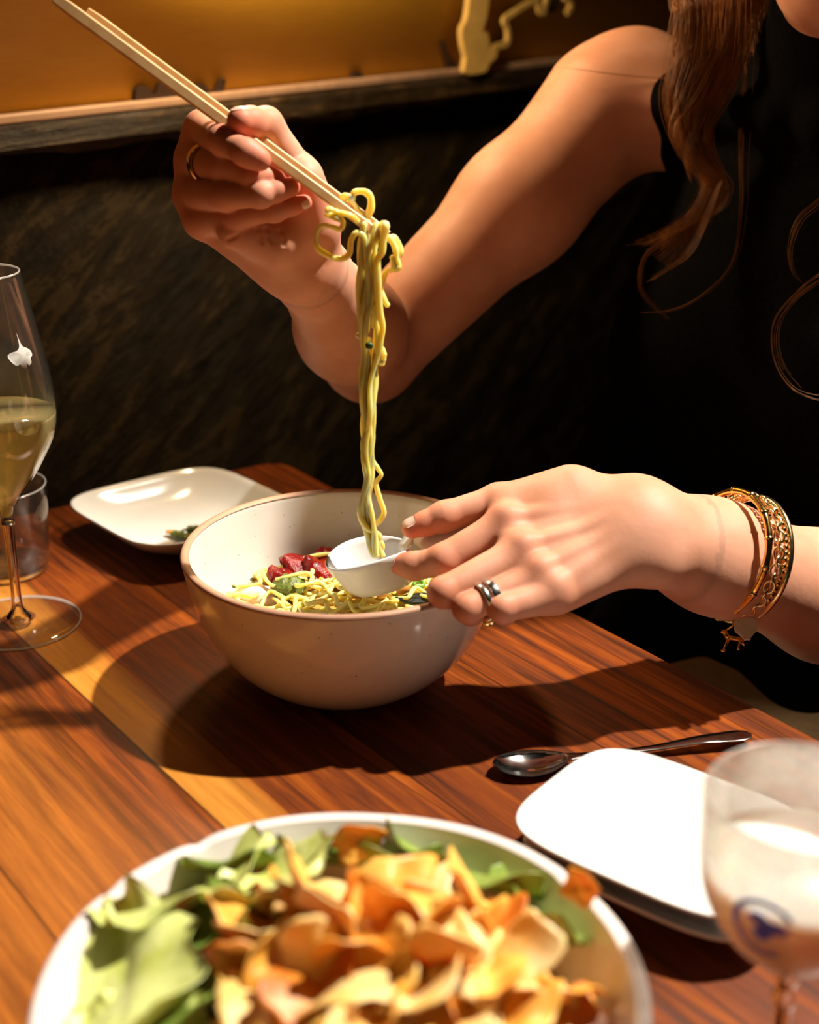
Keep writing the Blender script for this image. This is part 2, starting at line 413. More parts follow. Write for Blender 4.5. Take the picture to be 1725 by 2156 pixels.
# noodles lying in the bowl
def in_bowl(x, y, z): return BC+np.array([x, y, z])
GB = 'noodles lying in the stoneware bowl'
r2 = np.random.default_rng(23)
for k in range(74):
    a = r2.uniform(0, 2*math.pi); rad = 0.066*math.sqrt(r2.uniform(0.0, 1))
    cx, cy = rad*math.cos(a)+0.004, rad*math.sin(a)+0.006
    th = r2.uniform(0, math.pi*2); L = r2.uniform(0.055, 0.10); wav = r2.uniform(0.0035, 0.0065); ph = r2.uniform(0, 6)
    base = 0.0455+0.011*max(0, 1-rad/0.07)+r2.uniform(0, 0.009)
    pts = []
    for t in np.linspace(-0.5, 0.5, 17):
        lx = L*t; ly = wav*math.sin(t*26+ph)+0.06*t*t*math.sin(ph)
        x = cx+lx*math.cos(th)-ly*math.sin(th); y = cy+lx*math.sin(th)+ly*math.cos(th)
        rr_ = math.hypot(x, y); q = min(1, 0.0755/rr_) if rr_ > 0 else 1
        pts.append(in_bowl(x*q, y*q, base+0.0026*math.sin(t*15+ph*1.7)-0.002*abs(t)))
    noodle(pts, 0.00155, 'wavy yellow egg noodle lying in the tangle inside the stoneware bowl', GB, 84)

# toppings
M['red'] = (lambda n: n.set(Base_Color=n.ramp(n.noise(n.coord(), 90, 4, 0.6), [(0.35, (0.11, 0.002, 0.001)), (0.58, (0.30, 0.006, 0.002)), (0.72, (0.45, 0.05, 0.005))]), Roughness=0.22, Coat_Weight=0.15, Specular_IOR_Level=0.35, Subsurface_Weight=0.05, Subsurface_Scale=0.004).bump(n.noise(n.coord(), 260, 5), 0.8, 0.002))(NT('roast_red_pepper')).m
M['green'] = (lambda n: n.set(Base_Color=n.ramp(n.noise(n.coord(), 260, 5, 0.7), [(0.35, (0.035, 0.06, 0.006)), (0.65, (0.20, 0.25, 0.03))]), Roughness=0.4).bump(n.noise(n.coord(), 300, 4), 0.7, 0.002))(NT('green_herb_paste')).m
M['egg'] = plain('egg_white', (0.86, 0.72, 0.58), 0.3)
M['bean'] = plain('toasted_bean', (0.55, 0.24, 0.05), 0.3)
M['scallion'] = plain('fresh_scallion', (0.16, 0.42, 0.05), 0.35)
M['dark_leaf'] = plain('dark_greens', (0.03, 0.07, 0.01), 0.45)
M['seaweed'] = plain('black_seaweed', (0.01, 0.012, 0.008), 0.35)
def blob(name, c, r, mat, label, cat, sc=(1, 1, 1), amp=0.12, freq=3.0, seed=0, group=None, n=28, m=18):
    V, F = ball((0, 0, 0), 1, n, m)
    q = np.random.default_rng(seed); d = np.zeros(len(V))
    for _ in range(6):
        k = q.normal(0, freq, 3); d += np.sin(V@k+q.uniform(0, 6))*amp/2.2
    V = V*(1+d)[:, None]*r*np.array(sc)
    o = build(name, V+np.asarray(c), F, mat, None, origin=c)
    return tag(o, label, cat, group)
def fold(name, c, L, w, rot, mat, label, cat, seed):
    """a curled, wrinkled strip of roasted pepper"""
    q = np.random.default_rng(seed); nu, nv = 30, 14; V = []
    k = q.normal(0, 1, (5, 2)); ph = q.uniform(0, 6, 5)
    top_ = np.zeros((nu, nv, 3)); 
    for i in range(nu):
        for j in range(nv):
            u, v = i/(nu-1)-0.5, j/(nv-1)-0.5
            wr = sum(0.0011*math.sin(9*(a*u+b*v)+p) for (a, b), p in zip(k, ph))
            ang = 2.4*v
            e = math.sqrt(max(0.03, 1-(2*u)**4))
            top_[i, j] = (L*u, w*math.sin(ang)*0.6*e, w*(math.cos(ang)-0.6)*0.62*e+wr+0.004*math.sin(5*u+ph[0]))
    R = np.array(Matrix.Rotation(rot, 3, 'Z'))
    bot = top_*np.array([0.95, 0.86, 1])-np.array([0, 0, 0.0022])
    V = np.vstack([top_.reshape(-1, 3), bot.reshape(-1, 3)])@R.T+np.asarray(c); N = nu*nv
    F = []
    for i in range(nu-1):
        for j in range(nv-1):
            a = i*nv+j; F.append((a, a+nv, a+nv+1, a+1)); F.append((N+a, N+a+1, N+a+nv+1, N+a+nv))
    ed = [i*nv for i in range(nu)]+[(nu-1)*nv+j for j in range(1, nv)]+[i*nv+nv-1 for i in range(nu-2, -1, -1)]+[j for j in range(nv-2, 0, -1)]
    for a, b in zip(ed, ed[1:]+ed[:1]): F.append((a, b, N+b, N+a))
    return tag(build(name, V, F, mat, None, origin=c), label, cat)
fold('roast_pepper', in_bowl(-0.026, 0.056, 0.0560), 0.040, 0.028, 0.5, M['red'], 'long curled red roasted pepper piece at the back of the bowl', 'pepper', 1)
fold('roast_pepper', in_bowl(-0.0385, 0.040, 0.0525), 0.031, 0.022, 1.0, M['red'], 'shorter reddish orange pepper piece behind the green dollop', 'pepper', 2)
fold('roast_pepper', in_bowl(-0.006, 0.061, 0.0570), 0.031, 0.024, 2.6, M['red'], 'dark glossy red pepper piece beside the white spoon', 'pepper', 5)
fold('roast_pepper', in_bowl(-0.0165, 0.045, 0.0555), 0.027, 0.021, -0.4, M['red'], 'small wrinkled red pepper piece tucked behind the noodles', 'pepper', 9)
blob('pesto_dollop', in_bowl(-0.0360, 0.0140, 0.0560), 0.0105, M['green'], 'olive green dollop of herb paste next to the red pepper', 'herb paste', (1.05, 1, 0.92), 0.07, 7, 4)
blob('egg_wedge', in_bowl(-0.0545, 0.0120, 0.0505), 0.0125, M['egg'], 'pale boiled egg wedge against the inner left side of the bowl', 'egg', (1.3, 0.7, 0.62), 0.04, 2, 6)
for k, (x, y, z) in enumerate([(0.0295, 0.022, 0.0575), (0.022, -0.001, 0.0600), (0.0360, 0.010, 0.0585), (0.0120, -0.002, 0.0610), (0.0450, 0.026, 0.0550)]):
    blob('bean', in_bowl(x, y, z), 0.0048, M['bean'], 'small glossy orange brown bean among the noodles under the spoon', 'bean', (1.25, 0.9, 0.8), 0.05, 2, k, 'toasted beans in the bowl', 18, 10)
for k, (x, y, z, a) in enumerate([(0.0075, 0.0005, 0.0625, 0.4), (0.0130, 0.0045, 0.0610, 1.2), (0.0475, 0.017, 0.0580, 0.2)]):
    R = np.array(Matrix.Rotation(a, 3, 'X')); t = np.linspace(0, 2*math.pi, 20, endpoint=False)
    ringp = np.stack([0.0032*np.cos(t), 0.0032*np.sin(t), 0*t], 1)@R.T+in_bowl(x, y, z)
    tag(build('scallion_ring', *tube(ringp, 0.0011, 8, 1.5, True), M['scallion'], None, origin=ringp[0]), 'bright green ring of sliced scallion on the noodles', 'scallion', 'scallion rings in the bowl')
blob('seaweed_piece', in_bowl(0.047, 0.000, 0.0560), 0.010, M['seaweed'], 'black seaweed scrap at the inner edge of the bowl under the fingers', 'seaweed', (1.3, 0.6, 0.25), 0.15, 3, 3)

# --- square plates
def plate_mesh(c, e1, e2, half, prof, n=120, asp=1.0):
    """prof: (scale, z) rings, outside bottom -> rim -> inside"""
    V = []; rows = []
    t = np.linspace(0, 2*math.pi, n, endpoint=False)
    for s, z, pw in prof:
        if s == 0: rows.append([len(V)]); V.append(np.asarray(c)+Z_*z); continue
        r = (np.abs(np.cos(t))**pw+np.abs(np.sin(t))**pw)**(-1/pw)*half*s
        rows.append(list(range(len(V), len(V)+n)))
        V += [np.asarray(c)+e1*(r[i]*math.cos(t[i]))+e2*(r[i]*asp*math.sin(t[i]))+Z_*z for i in range(n)]
    F = []
    for A, B in zip(rows[:-1], rows[1:]):
        for i in range(n):
            j = (i+1) % n
            if len(A) == 1: F.append((A[0], B[j], B[i]))
            elif len(B) == 1: F.append((A[i], A[j], B[0]))
            else: F.append((A[i], A[j], B[j], B[i]))
    return np.array(V), F
def plate_prof(h, deep, base=0.52, pw=4.2):
    return [(0, 0.0022, 2.4), (base-0.05, 0.0020, 2.6), (base-0.03, 0.0, 2.6), (base, 0.0, 2.8), (base+0.03, 0.0022, 2.9), (0.78, h*0.40, 3.4), (0.93, h*0.76, pw), (0.992, h-0.0022, pw), (1.0, h-0.0009, pw), (0.996, h, pw), (0.975, h-0.0004, pw),
            (0.93, h-deep*0.20, pw), (0.84, h-deep*0.52, 3.8), (0.74, h-deep*0.80, 3.3), (0.62, h-deep*0.95, 3.0), (0.4, h-deep, 2.6), (0.2, h-deep-0.0002, 2.4), (0, h-deep-0.0002, 2)]
pe1, pe2 = nrm((0.785, -0.62, 0)), nrm((0.62, 0.785, 0))
PC = np.array([0.1325, 0.6035, T])
tag(build('side_plate', *plate_mesh(PC, pe1, pe2, 0.068, plate_prof(0.019, 0.010), asp=0.80), M['white'], None, origin=PC), 'clean square white plate under another plate, its rim showing at the bottom', 'plate')
PC2 = PC+np.array([-0.003, 0.003, 0.0115])
tag(build('side_plate', *plate_mesh(PC2, pe1, pe2, 0.069, plate_prof(0.0185, 0.008), asp=0.80), M['white'], None, origin=PC2), 'clean square white plate on top of the stack beside the frosty glass', 'plate')
de1, de2 = nrm((0.8, 0.6, 0)), nrm((0.66, -0.75, 0))
DC = np.array([-0.180, 1.050, T])
tag(build('sauce_dish', *plate_mesh(DC, de1, de2, 0.0715, plate_prof(0.028, 0.022, 0.5, 4.6)), M['white'], None, origin=DC), 'white curved square dish with green scraps behind the noodle bowl', 'dish')
g4 = 'green scraps left on the curved dish'
for k, (x, y, sx, mat) in enumerate([(-0.172, 1.005, 1.7, 'dark_leaf'), (-0.180, 1.000, 1.4, 'green'), (-0.164, 1.002, 1.5, 'dark_leaf'), (-0.186, 1.006, 0.9, 'green'), (-0.158, 1.008, 1.2, 'dark_leaf'), (-0.175, 1.012, 1.2, 'green')]):
    blob('herb_scrap', (x+0.004, y+0.026, T+0.0095+0.001*(k % 3)), 0.0058, M[mat], 'limp green herb scrap left on the curved white dish', 'herb', (sx, 0.8, 0.35), 0.22, 4, 30+k, g4, 20, 12)
blob('carrot_scrap', (-0.1890, 1.036, T+0.0095), 0.003, M['bean'], 'tiny orange scrap on the curved white dish', 'food scrap', (1.3, 1, 0.5), 0.1, 3, 50)

# --- spoon lying behind the plates
M['steel'] = (lambda n: n.set(Base_Color=(0.62, 0.61, 0.60), Metallic=1.0, Roughness=n.ramp(n.noise(n.coord(), 80, 2), [(0.3, 0.10), (0.7, 0.16)])))(NT('polished_steel')).m
def spoon():
    a, b = at_z(1037, 1619, 0.004), at_z(1582, 1545, 0.006); d = nrm(b-a); d[2] = 0; d = nrm(d); w = np.cross(Z_, d); L = np.linalg.norm(b-a)
    prof = [(0, 0.0005, .006, 0), (0.02, 0.0065, .0052, .001), (0.06, 0.0112, .0042, .0035), (0.13, 0.0140, .0034, .005), (0.20, 0.0122, .0036, .0045), (0.26, 0.0070, .0042, .002), (0.30, 0.0036, .0044, .0), (0.45, 0.0026, .0036, 0), (0.62, 0.0030, .0034, 0), (0.80, 0.0046, .0048, 0), (0.93, 0.0062, .0042, 0), (0.985, 0.0048, .0042, 0), (1.0, 0.0010, .0042, 0)]
    sp = spline(np.array(prof), 80); rows = []; V = []
    m = 11
    for t, hw, z, dep in sp:
        for sgn in (0, 1):
            for k in range(m):
                q = k/(m-1)*2-1
                zz = z-dep*(1-q*q)-(0.0016*(1-abs(q)**4) if sgn else -0.0006*(1-q*q)*(dep < 0.001))
                V.append(a*[1, 1, 0]+d*(t*L)+w*(q*hw)+Z_*(T+zz+0.0016))
    F = []; n = 2*m
    for i in range(len(sp)-1):
        for k in range(m-1):
            F.append((i*n+k, i*n+k+1, (i+1)*n+k+1, (i+1)*n+k)); F.append((i*n+m+k+1, i*n+m+k, (i+1)*n+m+k, (i+1)*n+m+k+1))
        F.append((i*n, (i+1)*n, (i+1)*n+m, i*n+m)); F.append((i*n+m-1, i*n+2*m-1, (i+1)*n+2*m-1, (i+1)*n+m-1))
    for k in range(m-1): F.append((k, m+k, m+k+1, k+1)); e = (len(sp)-1)*n; F.append((e+k+1, e+m+k+1, e+m+k, e+k))
    return np.array(V), F
tag(build('table_spoon', *spoon(), M['steel'], None, origin=at_z(1037, 1619, 0)), 'polished steel spoon lying on the table behind the square plates', 'spoon')

# --- glasses
M['glass'] = thin_glass('clear_glass', (0.93, 0.93, 0.92), 0.010, rough=0.05)
M['edge_glint'] = thin_glass('edge_glint', (0.9, 0.9, 0.9), 0.4, rough=0.1)  # pale haze painted in for the bright glint along glass edges
M['glass_solid'] = glass('solid_clear_glass', (0.99, 0.99, 0.98))
def shell(outer_p, inner_p, c, n=96): return lathe(outer_p+inner_p, n, c)
wc = np.array([-0.2725, 0.8935, T])
wg = thing('wine_glass', wc, 'stemmed wine glass half full of white wine at the frame edge', 'wine glass')
wo = [(0.0045, 0.078), (0.0065, 0.088), (0.0125, 0.0975), (0.0215, 0.110), (0.0300, 0.124), (0.0372, 0.138), (0.0396, 0.152), (0.0384, 0.172), (0.0340, 0.200), (0.0286, 0.2285), (0.0250, 0.2475)]
wi = [(max(r-0.0011, 0.0), z+(0.0035 if i < 2 else 0.0008)) for i, (r, z) in enumerate(wo)]; wi[-1] = (wo[-1][0]-0.0011, wo[-1][1])
so = smooth_profile(wo, 46); si = smooth_profile(wi[::-1], 46)
wgb = build('bowl', *lathe(so+[(wo[-1][0]-0.0005, wo[-1][1]+0.0005)]+si+[(0, si[-1][1]-0.001)], 96, wc), M['glass'], wg)
build('stem', *lathe([(0, 0.0780)]+smooth_profile([(0.0043, 0.0780), (0.0034, 0.060), (0.0034, 0.030), (0.0042, 0.014), (0.0075, 0.0075)], 24)+[(0.0115, 0.0050), (0.0, 0.0050)], 48, wc), M['glass_solid'], wg)
wgf = build('foot', *lathe([(0, 0.0), (0.0412, 0.0), (0.0425, 0.0008), (0.0420, 0.0018), (0.034, 0.0027), (0.016, 0.0043), (0.0, 0.0046)], 96, wc), M['glass'], wg)
ta = np.linspace(0, 2*math.pi, 90, endpoint=False)
def hoop_at(c, r, z, w): return tube(np.stack([r*np.cos(ta), r*np.sin(ta), 0*ta+z], 1)+c, w, 8, 1, True)
build('rim', *hoop_at(wc, 0.0245, 0.2477, 0.0007), M['edge_glint'], wgb)
build('foot_edge', *hoop_at(wc, 0.0421, 0.0013, 0.0007), M['edge_glint'], wgf)
# etched leaf on the bowl of the glass
n = NT('etched_glass'); n.set(Base_Color=(0.85, 0.84, 0.80), Roughness=0.7, Alpha=0.75); M['etch'] = n.m
def etched_leaf():
    def prof_r(z): return np.interp(z, [q[1] for q in so], [q[0] for q in so])
    out = [(0, 18), (0.7, 10), (2.0, 5), (6, 2), (10, -2), (10.5, -6), (7.5, -8), (6.5, -12), (2.5, -13), (0.8, -10.5), (-1, -14), (-5, -13), (-6.5, -9), (-10, -9.5), (-14, -5), (-16, 1), (-12, 3), (-6, 3), (-2.2, 5), (-0.7, 10)]
    c0 = P(62, 765, 0.905); a0 = math.atan2(c0[1]-wc[1], c0[0]-wc[0]); a0 = -0.62
    z0 = 0.201; V = []; dense = spline(np.array(out+[out[0]], float), 80)[:-1]
    rot = 0.12
    pts = [(0, -3)]+[tuple(q) for q in dense]
    for s in (1.0,):
        for x, y in pts:
            x, y = x*math.cos(rot)-y*math.sin(rot), x*math.sin(rot)+y*math.cos(rot)
            z = z0+y*0.00072; r = prof_r(z)+0.00012; a = a0+x*0.00068/r
            V.append(wc+np.array([r*math.cos(a), r*math.sin(a), z]))
    F = [(0, 1+i, 1+(i+1) % len(dense)) for i in range(len(dense))]
    return np.array(V), F
build('etched_leaf', *etched_leaf(), M['etch'], wgb)
M['wine'] = thin_glass('white_wine', (0.92, 0.83, 0.46), 0.42, (0.95, 0.82, 0.40))
lv = 0.1535; liq = [(r+0.00025, z) for r, z in zip([q[0] for q in smooth_profile(wi, 60)], [q[1] for q in smooth_profile(wi, 60)]) if z < lv]
tag(build('white_wine', *lathe([(0, liq[0][1])]+liq+[(np.interp(lv, [q[1] for q in wi], [q[0] for q in wi])+0.00025, lv), (0, lv)], 96, wc), M['wine'], None, origin=wc), 'pale yellow wine filling the lower half of the wine glass', 'wine')
tc = np.array([-0.3040, 0.985, T])
wt = thing('water_tumbler', tc, 'short empty clear glass tumbler standing behind the wine glass', 'tumbler')
build('body', *lathe([(0, 0), (0.0275, 0), (0.0295, 0.001), (0.0310, 0.004), (0.0328, 0.030), (0.0342, 0.068), (0.0337, 0.0688), (0.0330, 0.0683), (0.0316, 0.030), (0.0296, 0.0075), (0.027, 0.0062), (0, 0.0058)], 96, tc), M['glass'], wt)
build('rim', *hoop_at(tc, 0.0336, 0.0685, 0.0006), M['edge_glint'], wt)
build('base', *lathe([(0, 0.0004), (0.0270, 0.0004), (0.0288, 0.0014), (0.0292, 0.0060), (0, 0.0056)], 72, tc), M['glass_solid'], wt)

# frosty cocktail glass close to the lens
fc = np.array([0.1535, 0.4665, T])
cg = thing('cocktail_glass', fc, 'frosty stemmed glass with a blue print and a cloudy white drink', 'cocktail glass')
M['frost'] = thin_glass('frosted_glass', (0.90, 0.89, 0.88), rough=0.25, haze_socket=lambda n: n.ramp(n.noise(n.coord(), 55, 5, 0.6), [(0.3, 0.18), (0.68, 0.62)]))
co = smooth_profile([(0.0042, 0.058), (0.0095, 0.0615), (0.0200, 0.0685), (0.0300, 0.0795), (0.0366, 0.0940), (0.0394, 0.1090), (0.0400, 0.1240), (0.0396, 0.1390)], 40)
ci = [(max(r-0.0013, 0), z+0.0006) for r, z in co][::-1]
cgb = build('bowl', *lathe(co+[(0.0390, 0.1396)]+ci+[(0, 0.0605)], 96, fc), M['frost'], cg)
build('stem', *lathe([(0, 0.0585)]+smooth_profile([(0.0041, 0.0585), (0.0054, 0.054), (0.0040, 0.048), (0.0052, 0.042), (0.0038, 0.036), (0.0036, 0.02), (0.0048, 0.010), (0.009, 0.006)], 40)+[(0.012, 0.0045), (0, 0.0045)], 48, fc), M['glass_solid'], cg)
build('foot', *lathe([(0, 0), (0.0292, 0), (0.0300, 0.0010), (0.0292, 0.0019), (0.015, 0.0035), (0, 0.0042)], 72, fc), M['glass'], cg)
M['blue'] = plain('blue_print', (0.07, 0.09, 0.85), 0.5)
def blue_print():
    R_ = lambda z: np.interp(z, [q[1] for q in co], [q[0] for q in co])+0.0003
    a0, z0 = math.radians(-124), 0.101
    def patch(pts):
        return [fc+np.array([R_(z0+y)*math.cos(a0+x/0.0385), R_(z0+y)*math.sin(a0+x/0.0385), z0+y]) for x, y in pts]
    parts = []
    t = np.linspace(0, 2*math.pi, 60, endpoint=False)
    for ax, ay, bx, by, lo, hi in ((0.0132, 0.0142, 0.0108, 0.0118, 0.6, 5.2),):
        s = np.linspace(lo, hi, 60)
        o_ = patch([(ax*math.cos(q), ay*math.sin(q)) for q in s]); i_ = patch([(bx*math.cos(q), by*math.sin(q)) for q in s])
        parts.append((np.array(o_+i_), [(k, k+1, 60+k+1, 60+k) for k in range(59)]))
    q = [(0.0058*(1+0.35*math.sin(3*k+1)+0.2*math.cos(5*k))*math.cos(k)+0.001, 0.0055*(1+0.35*math.sin(3*k+1))*math.sin(k)+0.0015) for k in t]
    c_ = patch([(0.001, 0.0015)]+q); parts.append((np.array(c_), [(0, 1+k, 1+(k+1) % 60) for k in range(60)]))
    return join(*parts)
o = build('printed_emblem', *blue_print(), M['blue'], cgb); o['label'] = 'round blue print'
n = NT('cloudy_drink'); v = n.coord(); n.set(Base_Color=n.ramp(n.noise(v, 40, 4), [(0.3, (0.88, 0.86, 0.78)), (0.7, (0.94, 0.93, 0.88))]), Roughness=0.35, Subsurface_Weight=0.9, Subsurface_Scale=0.025)
lv = 0.108; ci_ = [(r+0.0003, z) for r, z in ci[::-1] if z < lv]
tag(build('cocktail', *lathe([(0, ci_[0][1])]+ci_+[(np.interp(lv, [q[1] for q in co], [q[0] for q in co])-0.0012, lv), (0, lv-0.0005)], 72, fc), n.m, None, origin=fc), 'cloudy white drink inside the frosty stemmed glass', 'drink')

# --- chip bowl in the foreground
NC = np.array([-0.026, 0.442, T]); NR, NH = 0.118, 0.070
cb = thing('salad_bowl', NC, 'wide blush-white bowl with a notched rim full of leaves and crisps', 'bowl')
def chip_bowl():
    po = [(0, 0), (0.05, 0), (0.056, 0.001), (0.066, 0.006), (0.083, 0.018), (0.098, 0.034), (0.109, 0.052), (NR-0.0008, NH-0.003), (NR, NH-0.001), (NR-0.002, NH), (NR-0.0055, NH-0.0006), (NR-0.007, NH-0.003), (0.1015, 0.050), (0.090, 0.033), (0.075, 0.019), (0.055, 0.010), (0, 0.008)]
    pr = po[:3]+smooth_profile(po[3:], 60); pr[-1] = (0, pr[-1][1])
    V, F = lathe(pr, 160, NC)
    q = V-NC; a = np.arctan2(q[:, 1], q[:, 0]); w = np.clip((q[:, 2]-0.04)/0.03, 0, 1)
    d = 0.0006*np.sin(3*a)+0.0004*np.sin(7*a+1)
    for a0 in (2.20, 2.62, 0.6): d -= 0.0024*np.exp(-((a-a0)/0.035)**2)
    V[:, 2] += d*w
    return V, F
build('body', *chip_bowl(), M['cream_glaze'], cb)

def leaf_mat(name, a, b):
    n = NT(name); v = n.coord(); f = n.noise(v, 45, 5, 0.6); g = n.noise(v, 240, 3)
    n.set(Base_Color=n.mix(0.3, n.ramp(f, [(0.35, a), (0.65, b)]), n.ramp(g, [(0.3, a), (0.7, b)])), Roughness=0.4, Subsurface_Weight=0.2, Subsurface_Scale=0.003).bump(f, 0.4, 0.003)
    return n.m
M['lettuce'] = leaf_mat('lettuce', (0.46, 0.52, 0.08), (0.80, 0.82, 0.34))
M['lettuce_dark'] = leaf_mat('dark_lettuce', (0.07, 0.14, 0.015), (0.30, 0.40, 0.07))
def leaf(c, L, w, yaw, tilt, roll, curl, ruff, mat, label, seed, group=None):
    q = np.random.default_rng(seed); nu, nv = 40, 24; top_ = np.zeros((nu, nv, 3)); ph = q.uniform(0, 6, 6)
    for i in range(nu):
        for j in range(nv):
            u, v = i/(nu-1), 2*j/(nv-1)-1
            wd = w*(math.sin(math.pi*min(1, u*0.86+0.1))**0.6)*(1+0.10*math.sin(17*u+ph[5])*abs(v))
            x = L*(u-0.5); y = wd*v
            z = ruff*(v*v)*math.sin(13*u+ph[0]+2*v)+ruff*0.5*math.sin(7*u+5*v+ph[1])-0.0015*math.exp(-(v/0.08)**2)
            z += curl*(4*(u-0.5)**2)*L+0.25*curl*abs(v)*w
            top_[i, j] = (x, y, z)
    R = np.array(Matrix.Rotation(yaw, 3, 'Z')@Matrix.Rotation(tilt, 3, 'Y')@Matrix.Rotation(roll, 3, 'X'))
    A = top_.reshape(-1, 3); B = A-np.array([0, 0, 0.0007]); N = nu*nv
    V = np.vstack([A, B])@R.T+np.asarray(c); F = []
    for i in range(nu-1):
        for j in range(nv-1):
            a = i*nv+j; F.append((a, a+nv, a+nv+1, a+1)); F.append((N+a, N+a+1, N+a+nv+1, N+a+nv))
    ed = [i*nv for i in range(nu)]+[(nu-1)*nv+j for j in range(1, nv)]+[i*nv+nv-1 for i in range(nu-2, -1, -1)]+[j for j in range(nv-2, 0, -1)]
    for a, b in zip(ed, ed[1:]+ed[:1]): F.append((a, b, N+b, N+a))
    return tag(build('lettuce_leaf', V, F, M[mat], None, origin=c), label, 'lettuce', group)
def nb_(deg, r, z): return NC+np.array([r*math.cos(math.radians(deg)), r*math.sin(math.radians(deg)), z])
R_ = math.radians
leaf(nb_(178, 0.085, 0.067), 0.095, 0.034, R_(100), 0.05, R_(-28), 0.10, 0.004, 'lettuce', 'large pale lettuce leaf spilling over the left side of the bowl', 1)
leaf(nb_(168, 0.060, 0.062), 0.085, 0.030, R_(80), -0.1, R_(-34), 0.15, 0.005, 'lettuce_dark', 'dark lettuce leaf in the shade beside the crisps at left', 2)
leaf(nb_(205, 0.080, 0.060), 0.080, 0.032, R_(120), 0.1, R_(-22), 0.10, 0.004, 'lettuce', 'pale lettuce leaf low at the left, nearest the bottom of the frame', 3)
leaf(nb_(138, 0.086, 0.067), 0.085, 0.022, R_(45), 0.0, R_(-35), 0.12, 0.004, 'lettuce', 'pale lettuce leaf along the far left rim of the bowl', 4)
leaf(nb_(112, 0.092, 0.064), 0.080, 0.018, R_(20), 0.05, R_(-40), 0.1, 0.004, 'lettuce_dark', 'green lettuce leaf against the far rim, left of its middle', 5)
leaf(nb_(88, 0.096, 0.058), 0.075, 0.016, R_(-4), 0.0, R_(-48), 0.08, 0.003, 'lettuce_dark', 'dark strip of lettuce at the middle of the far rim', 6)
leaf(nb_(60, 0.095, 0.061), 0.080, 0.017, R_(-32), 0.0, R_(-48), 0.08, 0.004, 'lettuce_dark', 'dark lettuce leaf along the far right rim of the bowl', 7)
leaf(nb_(120, 0.066, 0.074), 0.060, 0.018, R_(35), -0.1, R_(-18), 0.15, 0.005, 'lettuce', 'small curled pale lettuce leaf between crisps and far left rim', 8)
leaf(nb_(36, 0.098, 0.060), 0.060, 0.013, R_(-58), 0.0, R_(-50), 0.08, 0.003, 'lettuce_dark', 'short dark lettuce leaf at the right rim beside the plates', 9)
leaf(nb_(0, 0.0, 0.038), 0.150, 0.070, 0.3, 0.0, 0.0, 0.05, 0.004, 'lettuce', 'broad lettuce leaf under the heap of crisps', 10)

def crisp_mat(name, a, b, c):
    n = NT(name); v = n.coord(); f = n.noise(v, 70, 4, 0.6); g = n.noise(v, 18, 2)
    n.set(Base_Color=n.mix(0.5, n.ramp(f, [(0.3, a), (0.55, b), (0.75, c)]), n.ramp(g, [(0.35, a), (0.65, c)])), Roughness=0.42, Subsurface_Weight=0.3, Subsurface_Scale=0.003).bump(f, 0.35, 0.002)
    return n.m
M['crisp'] = crisp_mat('fried_crisp', (0.70, 0.22, 0.008), (0.92, 0.46, 0.045), (0.94, 0.66, 0.19))
M['crisp_pale'] = crisp_mat('pale_fried_crisp', (0.88, 0.46, 0.07), (0.94, 0.66, 0.25), (0.94, 0.76, 0.42))
M['crisp_brown'] = crisp_mat('browned_crisp', (0.40, 0.08, 0.004), (0.66, 0.20, 0.010), (0.84, 0.38, 0.04))
def crisp_mesh(seed):
    q = np.random.default_rng(seed); nr, na = 7, 26
    k = int(q.integers(3, 6)); ph = q.uniform(0, 6); asp = q.uniform(0.45, 0.95); ca, cb_ = q.uniform(-26, 30), q.uniform(-20, 26)
    fa = q.normal(0, 1, (4, 2)); fp = q.uniform(0, 6, 4)
    V = []; 
    corners = np.sort(q.uniform(0, 2*math.pi, k+1))
    def rad(t):
        return 1.0+0.11*math.cos(k*t+ph)+0.09*math.sin((k+1)*t+2*ph)+0.05*math.sin(2*t+3*ph)+0.03*math.sin(9*t+ph)
    pts = [(0.0, 0.0)]
    for i in range(1, nr):
        for j in range(na):
            t = 2*math.pi*j/na; r = rad(t)*i/(nr-1); pts.append((r*math.cos(t), r*math.sin(t)*asp))
    P3 = []
    for x, y in pts:
        x_, y_ = x*0.02, y*0.02
        z = ca*x_*x_+cb_*y_*y_+10*x_*y_+sum(0.0009*math.sin(3.2*(a*x+b*y)+p) for (a, b), p in zip(fa, fp))
        P3.append((x_, y_, z))
    A = np.array(P3); B = A-[0, 0, 0.0011]; N = len(A); F = []
    for j in range(na):
        j2 = (j+1) % na
        F.append((0, 1+j, 1+j2)); F.append((N, N+1+j2, N+1+j))
        for i in range(nr-2):
            a, b = 1+i*na+j, 1+i*na+j2
            F.append((a, a+na, b+na, b)); F.append((N+a, N+b, N+b+na, N+a+na))
        a, b = 1+(nr-2)*na+j, 1+(nr-2)*na+j2
        F.append((a, N+a, N+b, b))
    return np.vstack([A, B]), F
crisps = []
for s in range(12):
    V, F = crisp_mesh(100+s)
    me = bpy.data.meshes.new('crisp'); me.from_pydata(V.tolist(), [], F); me.polygons.foreach_set('use_smooth', [True]*len(me.polygons))
    me.materials.append(M[('crisp', 'crisp_pale', 'crisp', 'crisp_brown', 'crisp_pale', 'crisp')[s % 6]]); crisps.append(me)
GC = 'crisps heaped in the foreground bowl'
def crisp(me, loc, rot, sc, label, group):
    o = bpy.data.objects.new('crisp', me); C.objects.link(o); o.location = loc; o.rotation_euler = rot; o.scale = (sc, sc, sc)
    ORG[o] = np.array(loc); return tag(o, label, 'crisp', group)
q = np.random.default_rng(5)
HC = NC+np.array([0.012, -0.004, 0])
kk = 0
